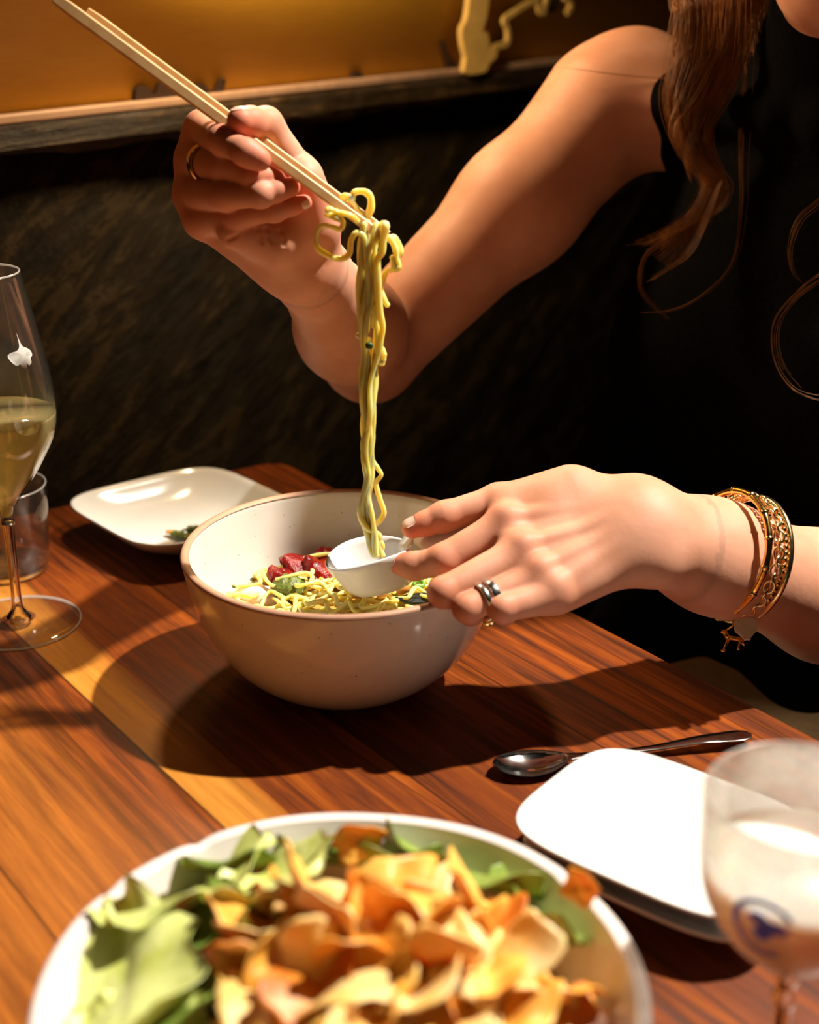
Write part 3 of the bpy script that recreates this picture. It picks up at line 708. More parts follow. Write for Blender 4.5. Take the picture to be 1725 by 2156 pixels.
for layer, (n_, rmax, z0) in enumerate([(26, 0.084, 0.050), (32, 0.082, 0.063), (32, 0.074, 0.075), (26, 0.060, 0.086), (16, 0.040, 0.096)]):
    for i in range(n_):
        a = 2.39996*i+layer; r = rmax*math.sqrt((i+0.5)/n_)
        pos = HC+np.array([r*math.cos(a), r*math.sin(a)*0.98, z0-0.16*r*(r/rmax)+q.uniform(-0.004, 0.004)])
        d = math.hypot(*(pos-NC)[:2])
        if d > 0.090: pos[:2] = NC[:2]+(pos-NC)[:2]*0.090/d
        if (pos-NC)[0] < -0.035 and (pos-NC)[1] < 0.06: pos[0] = NC[0]-0.040+q.uniform(0, 0.02)
        crisp(crisps[kk % 12], pos, (q.normal(0.15, 0.55), q.normal(0, 0.55), q.uniform(0, 6.3)), q.uniform(0.68, 1.30), 'irregular golden fried crisp in the heap on the salad leaves', GC); kk += 1
crisp(crisps[2], P(1222, 1868, 0.585), (1.25, 0.2, -0.6), 0.42, 'browned crisp standing on edge at the right rim of the bowl', None)
crisp(crisps[0], P(757, 1775, 0.632), (1.35, 0.1, 0.2), 0.7, 'orange crisp standing upright near the far rim of the bowl', None)
# ------------------------------------------------------------------ the person: one continuous distance-field surface
def cap(p, a, b, ra, rb):
    ba = b-a; t = np.clip(((p-a)@ba)/(ba@ba), 0, 1)
    return np.linalg.norm(p-a-t[:, None]*ba, axis=1)-(ra+(rb-ra)*t)
def capf(p, a, b, ra, rb, n, k):
    """capsule with an elliptical section, k times thinner along n"""
    sq = lambda q: q+(k-1)*np.outer(q@n, n) if q.ndim == 2 else q+(k-1)*(q@n)*n
    return cap(sq(p), sq(a), sq(b), ra, rb)/(0.5*(1+k))*1.0
def ell(p, c, R, r):
    q = (p-c)@R; r = np.asarray(r, float)
    k0 = np.linalg.norm(q/r, axis=1); k1 = np.linalg.norm(q/(r*r), axis=1)+1e-9
    return k0*(k0-1)/k1
def sph(p, c, r): return np.linalg.norm(p-c, axis=1)-r
def smin(a, b, k):
    h = np.maximum(k-np.abs(a-b), 0)/k
    return np.minimum(a, b)-h*h*k*0.25
def smax(a, b, k): return -smin(-a, -b, k)
def chain(p, js, rs, k=0.003):
    d = None
    for i in range(len(js)-1):
        c = cap(p, js[i], js[i+1], rs[i], rs[i+1]); d = c if d is None else smin(d, c, k)
    return d

# --- joints, right hand (holds the chopsticks)
r_wr = P(622, 528, 0.880)
r_mcp = [P(428, 272, 0.862), P(410, 338, 0.866), P(406, 409, 0.868), P(425, 464, 0.864)]
r_fing = [
    ([r_mcp[0], P(470, 296, 0.812), P(517, 321, 0.796), P(548, 337, 0.797)], [0.0105, 0.0081, 0.0072, 0.0062]),
    ([r_mcp[1], P(472, 351, 0.822), P(533, 368, 0.811), P(581, 377, 0.817)], [0.0108, 0.0082, 0.0071, 0.0054]),
    ([r_mcp[2], P(474, 412, 0.824), P(548, 409, 0.812), P(612, 394, 0.818)], [0.0105, 0.0082, 0.0073, 0.0056]),
    ([r_mcp[3], P(500, 456, 0.834), P(578, 443, 0.826), P(640, 427, 0.828)], [0.0098, 0.0070, 0.0062, 0.0048])]
r_th = ([P(655, 470, 0.866), P(628, 368, 0.846), P(560, 262, 0.8250), P(506, 254, 0.803)], [0.0150, 0.0112, 0.0094, 0.0076])
R_n = nrm(np.cross(r_mcp[3]-r_mcp[0], r_wr-r_mcp[1]));
if R_n@(CAM-r_wr) < 0: R_n = -R_n                     # palm side (towards the lens)
r_el = P(778, 745, 1.085); r_sh = P(1335, 192, 1.150)
# --- joints, left hand (holds the soup spoon)
l_wr = P(1346, 1113, 0.852)
l_mcp = [P(1066, 1108, 0.850), P(1098, 1166, 0.832), P(1134, 1214, 0.824), P(1166, 1250, 0.820)]
l_fing = [
    ([l_mcp[0], P(936, 1180, 0.843), P(872, 1192, 0.850), P(836, 1187, 0.858)], [0.0110, 0.0096, 0.0080, 0.0060]),
    ([l_mcp[1], P(934, 1247, 0.812), P(952, 1262, 0.836), P(990, 1244, 0.848)], [0.0108, 0.0083, 0.0077, 0.0066]),
    ([l_mcp[2], P(984, 1280, 0.808), P(992, 1290, 0.832), P(1030, 1270, 0.846)], [0.0102, 0.0076, 0.0070, 0.0060]),
    ([l_mcp[3], P(1058, 1281, 0.806), P(1062, 1290, 0.826), P(1094, 1276, 0.838)], [0.0105, 0.0074, 0.0066, 0.0056])]
l_th = ([P(1215, 1052, 0.866), P(1050, 1056, 0.868), P(936, 1088, 0.862), P(868, 1112, 0.862)], [0.0150, 0.0106, 0.0090, 0.0064])
L_n = nrm(np.cross(l_mcp[3]-l_mcp[0], l_wr-l_mcp[1]))
if L_n@(CAM-l_wr) < 0: L_n = -L_n                     # back of the hand (towards the lens)
l_el = np.array([0.352, 0.868, T+0.005]); l_sh = np.array([0.440, 0.985, T+0.300])
l_fd = nrm(l_el-l_wr)

def hand(p, wr, mcp, fing, th, n, sgn, extra):
    """n: direction towards the lens; sgn +1 when that is the palm side"""
    d = None
    for i, m in enumerate(mcp):
        w = wr+(mcp[i]-mcp[1])*0.32
        c = capf(p, w, m, 0.0165, (0.0118 if sgn < 0 else 0.0100)-0.0005*i, n, 1.25); d = c if d is None else smin(d, c, 0.014)
    for i in range(3): d = smin(d, cap(p, mcp[i], mcp[i+1], 0.0095, 0.0095), 0.006)
    d = extra(p, d)
    out = None
    for js, rs in fing:
        prox = cap(p, js[0], js[1], rs[0], rs[1])
        pal = smin(d, prox, 0.0075 if sgn < 0 else 0.0040)
        full = chain(p, js, rs)
        full = smin(full, sph(p, js[1]-n*0.0004, rs[1]*1.05), 0.003)      # knuckle
        full = smin(full, sph(p, js[2], rs[2]*1.03), 0.003)
        full = smin(full, sph(p, js[3]*0.55+js[2]*0.45, rs[3]*1.10), 0.003)
        f = smin(pal, full, 0.0022)
        out = f if out is None else smin(out, f, 0.0014)
    js, rs = th
    t = chain(p, js, rs, 0.005)
    t = smin(t, sph(p, js[3]*0.6+js[2]*0.4, rs[3]*1.16), 0.003)
    base = smin(out, cap(p, js[0], js[1], rs[0], rs[1]), 0.011)
    return smin(base, t, 0.002)
def crease(p, d, a, b, r, k=0.002): return smax(d, -cap(p, a, b, r, r), k)

def r_extra(p, d):
    d = smin(d, cap(p, P(498, 484, 0.844), P(585, 508, 0.852), 0.0110, 0.0145), 0.018)     # heel of the palm
    d = smin(d, cap(p, P(652, 468, 0.858), P(636, 380, 0.838), 0.0165, 0.0120), 0.010)     # ball of the thumb
    d = smin(d, cap(p, P(600, 470, 0.866), P(540, 440, 0.872), 0.013, 0.010), 0.010)
    d = smin(d, cap(p, P(612, 335, 0.856), P(470, 292, 0.870), 0.0075, 0.0075), 0.012)     # web
    return d
def r_hand(p):
    d = hand(p, r_wr, r_mcp, r_fing, r_th, R_n, 1, r_extra)
    for a, b in R_CR: d = crease(p, d, a, b, 0.0007, 0.0022)
    return d
R_CR = []
def l_extra(p, d):
    d = smin(d, cap(p, P(1200, 1040, 0.866), P(1085, 1068, 0.862), 0.0165, 0.0100), 0.014)  # web and first interosseous
    d = smin(d, cap(p, P(1180, 1090, 0.862), P(1330, 1090, 0.862), 0.019, 0.022), 0.016)
    d = smin(d, cap(p, P(1190, 1235, 0.834), P(1300, 1160, 0.850), 0.0120, 0.0160), 0.012)
    for i, (m, h) in enumerate(zip(l_mcp, (0.0030, 0.0034, 0.0032, 0.0028))):               # tendons and knuckles
        d = smin(d, sph(p, m+L_n*0.0054+np.array([0.0, 0, 0.0015]), 0.0082-0.0004*i), 0.005)
        a = m+L_n*(0.0092-0.0003*i); b = l_wr+(m-l_mcp[1])*0.22+L_n*0.0150
        d = smin(d, cap(p, a, a+(b-a)*0.75, 0.0027, 0.0018), 0.005)
    return d
def l_hand(p): return hand(p, l_wr, l_mcp, l_fing, l_th, L_n, -1, l_extra)
def project(fn, p, off, it=6):
    for _ in range(it):
        e = 0.0003; d = fn(p)-off
        g = np.stack([fn(p+np.eye(3)[a]*e)-fn(p-np.eye(3)[a]*e) for a in range(3)], 1)/(2*e)
        p = p-d[:, None]*g/np.maximum((g*g).sum(1), 0.2)[:, None]
    return p
for line in ([(546, 472), (544, 486), (547, 502), (550, 514)], [(566, 474), (563, 486), (567, 500), (573, 512)], [(596, 476), (594, 490), (600, 504), (604, 518)], [(470, 516), (482, 510), (496, 500)]):
    q_ = project(r_hand, np.array([P(x, y, 0.832) for x, y in line]), 0.0001, 10)
    R_CR = R_CR+list(zip(q_[:-1], q_[1:]))

# --- trunk
BCt = np.array([0.313, 1.0915]); bf = np.array([-0.634, -0.774, 0]); brt = np.array([-0.774, 0.634, 0])
def B(r, f, z): return np.array([BCt[0], BCt[1], T+z])+brt*r+bf*f
BRt = np.stack([brt, bf, Z_], 1)                       # columns: right, forward, up
chin = P(1746, -26, 0.950)
fwd = nrm(bf+np.array([0, 0, -0.25])); hup = nrm(np.cross(brt, fwd)); HR = np.stack([brt, fwd, hup], 1)
if HR[2, 2] < 0: HR[:, 2] *= -1
hc = chin-HR@np.array([0, 0.062, -0.096])             # centre of the skull
def trunk(p):
    d = ell(p, B(0, -0.03, -0.17), BRt, (0.165, 0.125, 0.13))
    d = smin(d, ell(p, B(0, -0.01, 0.02), BRt, (0.125, 0.090, 0.19)), 0.06)
    d = smin(d, ell(p, B(0, 0.0, 0.17), BRt, (0.142, 0.098, 0.15)), 0.06)
    for s in (-1, 1): d = smin(d, ell(p, B(0.064*s, 0.072, 0.135), BRt, (0.060, 0.045, 0.062)), 0.045)
    return d
def upper(p):
    d = trunk(p)
    nk = B(0, -0.005, 0.335); nt = hc-np.array([0, 0, 0.075])-bf*0.012
    d = smin(d, cap(p, r_sh-np.array([0, 0, 0.012])+np.array([0.03, -0.02, 0]), B(0.05, -0.02, 0.315), 0.042, 0.046), 0.04)
    d = smin(d, cap(p, l_sh-brt*-0.02, B(-0.05, -0.02, 0.315), 0.034, 0.046), 0.04)
    d = smin(d, cap(p, nk, nt, 0.056, 0.050), 0.03)
    for s in (-1, 1): d = smin(d, cap(p, B(0.08*s, -0.03, 0.33), nk+np.array([0, 0, 0.05])-bf*0.02, 0.03, 0.035), 0.035)
    d = smin(d, cap(p, B(0.02, 0.055, 0.322), r_sh+bf*0.03, 0.010, 0.010), 0.02)             # collar bones
    d = smin(d, cap(p, B(-0.02, 0.055, 0.322), l_sh+bf*0.03, 0.010, 0.010), 0.02)
    return d
def H(r, f, u): return hc+HR@np.array([r, f, u])
def head(p):
    d = ell(p, H(0, -0.018, 0.030), HR, (0.073, 0.092, 0.092))
    d = smin(d, ell(p, H(0, 0.030, -0.035), HR, (0.058, 0.060, 0.078)), 0.035)
    d = smin(d, ell(p, H(0, 0.062, -0.096), HR, (0.024, 0.020, 0.021)), 0.03)               # chin
    for s in (-1, 1):
        d = smin(d, cap(p, H(0.048*s, 0.0, -0.055), H(0.018*s, 0.055, -0.098), 0.018, 0.014), 0.03)   # jaw
        d = smin(d, sph(p, H(0.040*s, 0.062, -0.018), 0.020), 0.025)                         # cheek
        d = smax(d, -sph(p, H(0.032*s, 0.103, 0.010), 0.014), 0.016)                         # eye socket
        d = smin(d, ell(p, H(0.031*s, 0.0720, 0.008), HR, (0.0150, 0.0110, 0.0105)), 0.008)  # lowered lid
        d = smin(d, cap(p, H(0.020*s, 0.074, 0.034), H(0.044*s, 0.060, 0.032), 0.009, 0.008), 0.022)
        e = ell(p, H(0.073*s, -0.012, -0.008), HR, (0.009, 0.017, 0.030))
        e = smax(e, -ell(p, H(0.081*s, -0.008, -0.004), HR, (0.006, 0.010, 0.019)), 0.004)
        d = smin(d, e, 0.006)
    d = smin(d, cap(p, H(0, 0.088, 0.020), H(0, 0.104, -0.020), 0.007, 0.010), 0.012)        # nose
    for s in (-1, 1): d = smin(d, sph(p, H(0.011*s, 0.093, -0.024), 0.0075), 0.006)
    d = smin(d, ell(p, H(0, 0.085, -0.052), HR, (0.024, 0.010, 0.0055)), 0.006)              # lips
    d = smin(d, ell(p, H(0, 0.084, -0.063), HR, (0.020, 0.010, 0.006)), 0.006)
    return smax(d, -cap(p, H(-0.022, 0.094, -0.0575), H(0.022, 0.094, -0.0575), 0.0012, 0.0012), 0.003)
def arm_r(p):
    m = r_sh+(r_el-r_sh)*0.45
    d = cap(p, r_sh, m, 0.0500, 0.0440)
    d = smin(d, cap(p, m, r_el, 0.0440, 0.0355), 0.03)
    d = smin(d, cap(p, r_sh+(r_el-r_sh)*0.10+np.array([-0.006, -0.002, 0.008]), r_sh+(r_el-r_sh)*0.36+np.array([-0.002, 0, 0.002]), 0.0475, 0.030), 0.02)   # deltoid
    f = r_el+(r_wr-r_el)*0.30
    a = cap(p, r_el, f, 0.0360, 0.0365); a = smin(a, cap(p, f, r_wr+(r_el-r_wr)*0.16, 0.0365, 0.0225), 0.02)
    a = smin(a, capf(p, r_wr+(r_el-r_wr)*0.18, r_wr, 0.0225, 0.0215, R_n, 1.15), 0.015)
    t0 = P(682, 500, 0.868); t1 = P(722, 590, 0.925)
    a = smin(a, cap(p, t0, t1, 0.0026, 0.0026), 0.005)                                       # wrist tendon
    a = smin(a, cap(p, P(660, 500, 0.862), P(700, 600, 0.918), 0.003, 0.003), 0.006)
    return smin(d, a, 0.010)
def arm_l(p):
    d = cap(p, l_sh, l_sh+(l_el-l_sh)*0.5, 0.0445, 0.042); d = np.minimum(d, cap(p, l_sh+(l_el-l_sh)*0.5, l_el, 0.042, 0.037))
    f = l_wr+(l_el-l_wr)*0.62; g = l_wr+(l_el-l_wr)*0.24
    a = cap(p, l_el, f, 0.0375, 0.0395)
    a = smin(a, capf(p, f, g, 0.0410, 0.0345, L_n, 1.18), 0.02)
    a = smin(a, capf(p, g, l_wr, 0.0345, 0.0305, L_n, 1.30), 0.02)
    a = smin(a, sph(p, P(1392, 1196, 0.836), 0.008), 0.016)                                   # ulna knob
    return smin(d, a, 0.015)
def legs(p):
    d = None
    for s in (-1, 1):
        hip, knee, ank = B(0.085*s, 0.02, -0.185), B(0.10*s, 0.40, -0.195), B(0.10*s, 0.36, -0.66)
        a = cap(p, hip, knee, 0.080, 0.055); a = smin(a, cap(p, knee, ank, 0.053, 0.036), 0.03)
        a = smin(a, cap(p, ank+np.array([0, 0, -0.035]), ank+bf*0.14+np.array([0, 0, -0.062]), 0.032, 0.022), 0.03)
        d = a if d is None else np.minimum(d, a)
    return d
def box_of(pts, m):
    q = np.array(pts); return q.min(0)-m, q.max(0)+m
def in_box(b, lo, hi): return np.all(hi > b[0]) and np.all(lo < b[1])
RB = box_of([r_wr]+[j for js, _ in r_fing for j in js]+r_th[0], 0.03)
LB = box_of([l_wr]+[j for js, _ in l_fing for j in js]+l_th[0], 0.03)
GRP = [(r_hand, RB, 0.016), (l_hand, LB, 0.016), (arm_r, box_of([r_wr, r_el, r_sh], 0.075), 0.016), (arm_l, box_of([l_wr, l_el, l_sh], 0.075), 0.016),
       (upper, (B(0, 0, 0)-[0.3, 0.3, 0.4], B(0, 0, 0)+[0.3, 0.3, 0.52]), 0.026), (head, box_of([hc], 0.18), 0.022),
       (legs, box_of([B(0.1, 0, -0.7), B(-0.1, 0, -0.15), B(0.1, 0.58, -0.75), B(-0.1, 0.58, -0.2)], 0.1), 0.015)]
def body(p):
    lo, hi = p.min(0)-0.03, p.max(0)+0.03; d = np.full(len(p), 0.2)
    for g, b, k in GRP:
        if in_box(b, lo, hi):
            c = g(p); d = smin(d, c, k)
    return d

def mesh_sdf(fn, lo, hi, h, newton=2):
    """sparse surface nets of fn == 0 in the box lo..hi"""
    NBk = 16; lo = np.asarray(lo, float); hi = np.asarray(hi, float)
    nb = np.ceil((hi-lo)/(h*NBk)).astype(int); tot = nb*NBk+2
    half = h*NBk/2; blocks = []
    ii = np.stack(np.meshgrid(*[np.arange(n) for n in nb], indexing='ij'), -1).reshape(-1, 3)
    ctr = lo+(ii+0.5)*h*NBk
    CH = 8                                              # evaluate block centres in local clusters so groups can be culled
    key = (ii//CH)@np.array([1, 1000, 1000000])
    for kq in np.unique(key):
        sel = np.where(key == kq)[0]; d = fn(ctr[sel])
        blocks += [ii[s] for s in sel[np.abs(d) < half*1.7321*1.35+0.004]]
    ax = np.arange(NBk+1); G = np.stack(np.meshgrid(ax, ax, ax, indexing='ij'), -1).reshape(-1, 3)
    ids = []; pos = []; edges = []
    st = np.array([tot[1]*tot[2], tot[2], 1], dtype=np.int64)
    for b in blocks:
        g0 = b*NBk
        v = fn(lo+(g0+G)*h).reshape(NBk+1, NBk+1, NBk+1)
        s = v < 0
        if s.all() or not s.any(): continue
        cnt = np.zeros((NBk,)*3); acc = np.zeros((NBk, NBk, NBk, 3))
        for a in range(3):
            n0 = [slice(None)]*3; n1 = [slice(None)]*3; n0[a] = slice(0, NBk); n1[a] = slice(1, NBk+1)
            v0, v1 = v[tuple(n0)], v[tuple(n1)]; cr = (v0 < 0) != (v1 < 0)
            t = np.where(cr, v0/np.where(cr, v0-v1, 1), 0)
            o1, o2 = [x for x in range(3) if x != a]
            for da in (0, 1):
                for db in (0, 1):
                    sl = [slice(0, NBk)]*3; sl[o1] = slice(da, NBk+da); sl[o2] = slice(db, NBk+db)
                    c = cr[tuple(sl)]; cnt += c
                    acc[..., a] += np.where(c, t[tuple(sl)], 0); acc[..., o1] += c*da; acc[..., o2] += c*db
            # quads around crossing edges owned by this block (lower corner inside the block)
            sl = [slice(0, NBk)]*3
            c = cr[tuple(sl)]; w = np.argwhere(c)
            if len(w): edges.append((a, (w+g0), (v0[tuple(sl)][c] < 0)))
        w = np.argwhere(cnt > 0)
        ids.append((w+g0)@st); pos.append(lo+(w+g0+acc[tuple(w.T)]/cnt[tuple(w.T)][:, None])*h)
    ids = np.concatenate(ids); pos = np.concatenate(pos)
    o = np.argsort(ids); ids = ids[o]; pos = pos[o]
    F = []
    for a, w, neg in edges:
        o1, o2 = [(1, 2), (2, 0), (0, 1)][a]
        e1 = np.eye(3, dtype=int)[o1]; e2 = np.eye(3, dtype=int)[o2]
        q = np.stack([(w)@st, (w-e1)@st, (w-e1-e2)@st, (w-e2)@st], 1)
        k = np.searchsorted(ids, q); k = np.clip(k, 0, len(ids)-1); ok = (ids[k] == q).all(1)
        k = k[ok]; ng = neg[ok]
        k[~ng] = k[~ng][:, ::-1]; F.append(k)
    F = np.concatenate(F)
    for _ in range(newton):                              # settle every vertex on the surface
        step = 6000; srt = np.lexsort((pos[:, 2]//0.05, pos[:, 1]//0.05, pos[:, 0]//0.05))
        for i in range(0, len(pos), step):
            s = srt[i:i+step]; p = pos[s]; e = h*0.3
            d = fn(p); g = np.stack([fn(p+np.eye(3)[a]*e)-fn(p-np.eye(3)[a]*e) for a in range(3)], 1)/(2*e)
            gn = np.maximum((g*g).sum(1), 0.2); pos[s] = p-np.clip(d/gn, -h, h)[:, None]*g
    return pos, F
def compact(V, F):
    u, inv = np.unique(F.ravel(), return_inverse=True); return V[u], inv.reshape(F.shape)

# cut planes behind the wrists: fine mesh for the hands, coarser for the rest
r_cut, r_ax = r_wr+(r_el-r_wr)*0.16, nrm(r_wr-r_el)
l_cut, l_ax = l_wr+(l_el-l_wr)*0.16, nrm(l_wr-l_el)
def hand_side(p, which):
    c, a, b = ((r_cut, r_ax, RB), (l_cut, l_ax, LB))[which]
    return ((p-c)@a > 0) & np.all(p > b[0]-0.02, 1) & np.all(p < b[1]+0.02, 1)
def make_body():
    allp = [r_wr, r_el, r_sh, l_wr, l_el, l_sh]+r_mcp+[j for js, _ in r_fing+l_fing for j in js]
    lo, hi = box_of(allp, 0.07)
    lo = np.minimum(lo, B(0, 0, 0)-[0.34, 0.60, 0]); hi = np.maximum(hi, np.array([B(0, 0, 0)[0]+0.25, B(0, 0, 0)[1]+0.25, hc[2]+0.14])); lo[2] = 0.0
    V, F = mesh_sdf(body, lo, hi, 0.0030, 1)
    fc_ = V[F].mean(1); keep = ~(hand_side(fc_+r_ax*-0.004, 0) | hand_side(fc_+l_ax*-0.004, 1))
    parts = [compact(V, F[keep])]
    for w in (0, 1):
        b = (RB, LB)[w]; c, a = ((r_cut, r_ax), (l_cut, l_ax))[w]
        lo_, hi_ = np.minimum(b[0], c-0.045), np.maximum(b[1], c+0.045)
        V, F = mesh_sdf(body, lo_, hi_, 0.0010, 2)
        parts.append(compact(V, F[hand_side(V[F].mean(1), w)]))
    Vs = []; Fs = []; n = 0
    for v, f in parts: Vs.append(v); Fs.append(f+n); n += len(v)
    return np.concatenate(Vs), np.concatenate(Fs)

def skin():
    n = NT('skin'); v = n.coord(); f = n.noise(v, 35, 4); g = n.noise(v, 420, 3)
    base = n.ramp(f, [(0.3, (0.57, 0.26, 0.155)), (0.7, (0.66, 0.335, 0.225))])
    at = n.n('ShaderNodeAttribute', attribute_name='flush')
    col = n.mix(n.math('MULTIPLY', at.outputs['Fac'], 0.7), base, (0.60, 0.125, 0.06))
    n.set(Base_Color=col, Roughness=0.55, Subsurface_Weight=0.22, Subsurface_Scale=0.006, Specular_IOR_Level=0.3)
    n.b.inputs['Subsurface Radius'].default_value = (1.0, 0.32, 0.18)
    n.bump(g, 0.15, 0.0006); return n.m
M['skin'] = skin()
pr = thing('person', (BCt[0], BCt[1], 0.0), 'person in a black sleeveless top lifting noodles with chopsticks and holding a soup spoon', 'person')
Vb, Fb = make_body()
bd = build('body', Vb, Fb, M['skin'], pr)
fl = np.zeros(len(Vb)); 
for js, rs in r_fing+l_fing+[r_th, l_th]:
    for j, w, s in ((js[3], 1.0, 0.011), (js[1], 0.55, 0.010), (js[0], 0.5, 0.012), (js[2], 0.4, 0.008)):
        fl = np.maximum(fl, w*np.exp(-((Vb-j)**2).sum(1)/(2*s*s)))
at_ = bd.data.attributes.new('flush', 'FLOAT', 'POINT'); at_.data.foreach_set('value', fl.astype(np.float32))

# nails: small curved plates set on the fingertips
M['nail'] = (lambda n: n.set(Base_Color=(0.78, 0.50, 0.42), Roughness=0.22, Coat_Weight=0.4))(NT('fingernail')).m
def nail(fn, tip, prev, dors, L, w):
    ax = nrm(tip-prev); dn = nrm(dors-ax*(dors@ax)); sd = np.cross(ax, dn); nu, nv = 11, 11; pts = []
    for i in range(nu):
        for j in range(nv):
            u, v = 2*i/(nu-1)-1, 2*j/(nv-1)-1
            u_, v_ = u*math.sqrt(1-0.5*v*v), v*math.sqrt(1-0.42*u*u)
            pts.append(tip+ax*(u_*L*0.5+0.0012)+sd*(v_*w*0.5)+dn*0.006)
    A = project(fn, np.array(pts), 0.00035); Bq = project(fn, np.array(pts), -0.0006); N = nu*nv; F = []
    for i in range(nu-1):
        for j in range(nv-1):
            a = i*nv+j; F.append((a, a+nv, a+nv+1, a+1)); F.append((N+a, N+a+1, N+a+nv+1, N+a+nv))
    ed = [i*nv for i in range(nu)]+[(nu-1)*nv+j for j in range(1, nv)]+[i*nv+nv-1 for i in range(nu-2, -1, -1)]+[j for j in range(nv-2, 0, -1)]
    for a, b in zip(ed, ed[1:]+ed[:1]): F.append((a, b, N+b, N+a))
    return build('fingernail', np.vstack([A, Bq]), F, M['nail'], pr)
def dorsal(js): return nrm(js[2]*0.5+js[1]*0.5-(js[0]+js[3])*0.5)   # convex side of the bent finger
to_cam = lambda p: nrm(CAM-p)
nail(l_hand, l_th[0][3], l_th[0][2], nrm(np.array([0, -0.35, 1.0])), 0.0115, 0.0090)
nail(l_hand, l_fing[0][0][3], l_fing[0][0][2], nrm(to_cam(l_fing[0][0][3])+np.array([-0.5, 0, 0.3])), 0.0100, 0.0085)
for i, dv in ((3, (0.3, -0.9, -0.1)),):
    js = r_fing[i][0]; nail(r_hand, js[3], js[2], nrm(np.array(dv)), 0.0090-0.0008*i*(i > 1), 0.0078-0.0008*(i == 3))
nail(r_hand, r_th[0][3], r_th[0][2], nrm(np.array([-0.2, -0.1, 1.0])), 0.0110, 0.0095)

# --- clothes
n = NT('black_knit'); v = n.coord(); f = n.noise(v, 260, 3)
n.set(Base_Color=n.ramp(f, [(0.3, (0.0018, 0.0017, 0.0017)), (0.7, (0.0042, 0.0038, 0.0036))]), Roughness=1.0, Specular_IOR_Level=0.04).bump(f, 0.3, 0.001); M['knit'] = n.m
# armhole runs from the shoulder strap down to the side; cut planes around the arms and the neck
ah_a, ah_b, ah_c = P(1408, 120, 1.115), P(1392, 232, 1.085), P(1306, 455, 1.085)
ah_n = nrm(np.cross(ah_c-ah_a, np.array([0.75, 0.95, 0.1])))
if ah_n@(r_el-ah_b) < 0: ah_n = -ah_n
def top_sdf(p):
    d = upper(p)-0.0045+0.0012*np.sin(p[:, 2]*70+p[:, 0]*40)*np.clip((T+0.12-p[:, 2])*8, 0, 1)
    d = smax(d, -np.maximum(-((p-ah_c)@ah_n), ah_c[2]-p[:, 2]), 0.004)
    lm = nrm(l_el-l_sh+np.array([0.0, -0.25, 0.10])); d = smax(d, (p-(l_sh+np.array([-0.035, 0.02, 0])))@nrm(-brt*1.0+np.array([0, 0, 0.15])), 0.004)
    d = smax(d, p[:, 2]-(T+0.412), 0.004)
    d = smax(d, T-0.17-p[:, 2], 0.004)
    return d
V, F = mesh_sdf(top_sdf, B(0, 0, 0)-[0.3, 0.3, 0.22], B(0, 0, 0)+[0.3, 0.3, 0.45], 0.0035, 1)
o = build('sleeveless_top', V, F, M['knit'], pr); o['label'] = 'black sleeveless knit top'
n = NT('cream_linen'); f = n.noise(n.coord(), 120, 4); n.set(Base_Color=n.ramp(f, [(0.3, (0.30, 0.235, 0.16)), (0.7, (0.38, 0.30, 0.21))]), Roughness=0.85); M['cream'] = n.m
def trs(p):
    d = smin(legs(p), ell(p, B(0, -0.03, -0.17), BRt, (0.165, 0.125, 0.13)), 0.05)-0.010
    d = smax(d, p[:, 2]-(T-0.02), 0.004); return smax(d, T-0.64-p[:, 2], 0.004)
V, F = mesh_sdf(trs, B(0, 0, 0)-[0.55, 0.65, 0.7], B(0, 0, 0)+[0.3, 0.3, 0.0], 0.006, 1)
o = build('trousers', V, F, M['knit'], pr)

# --- hair: long wavy locks
def hair_mat():
    n = NT('auburn_hair'); v = n.coord(); f = n.noise(n.coord(scale=(1, 1, 0.15)), 160, 3)
    n.set(Base_Color=n.ramp(f, [(0.3, (0.16, 0.050, 0.013)), (0.7, (0.42, 0.17, 0.045))]), Roughness=0.33, Specular_IOR_Level=0.6, Anisotropic=0.4); return n.m
M['hair'] = hair_mat()
HV = []; HF = []; hn = 0
hr = np.random.default_rng(77)
def lock(guide, n_str, spread, r=0.00021, m=46, taper=0.25, wav=0.0):
    global hn
    g = spline(np.array(guide, float), m); tg = np.gradient(g, axis=0); tg /= np.linalg.norm(tg, axis=1)[:, None]+1e-9
    e1 = np.cross(tg, nrm((0.3, 0.9, 0.3))); e1 /= np.linalg.norm(e1, axis=1)[:, None]+1e-9; e2 = np.cross(tg, e1)
    sp = np.interp(np.linspace(0, 1, m), np.linspace(0, 1, len(spread)), spread)
    for _ in range(n_str):
        a, q = hr.uniform(0, 6.28), math.sqrt(hr.uniform(0, 1)); b1, b2 = q*math.cos(a), q*math.sin(a)*0.55
        tt = np.linspace(0, 1, m); cut = hr.uniform(0.82, 1.0)
        w1 = b1+0.35*np.sin(tt*hr.uniform(4, 9)+hr.uniform(0, 6))*tt; w2 = b2+0.3*np.sin(tt*hr.uniform(4, 9)+hr.uniform(0, 6))*tt
        pts = g+e1*(w1*sp)[:, None]+e2*(w2*sp)[:, None]
        pts = pts[:max(8, int(m*cut))]
        rr = r*np.linspace(1, taper, len(pts))
        V, F = tube(pts, rr, 3, 1.0, caps=False)
        HV.append(V); HF.append(np.array(F)+hn); hn += len(V)
hp = lambda lst, s: [P(x, y, s if len(q) == 0 else q[0]) for x, y, *q in lst]
hs = 1.035
crown = [tuple()]
def scalp(a, u): return H(0.080*math.cos(a)*math.sin(u), -0.018+0.100*math.sin(a)*math.sin(u), 0.030+0.100*math.cos(u))
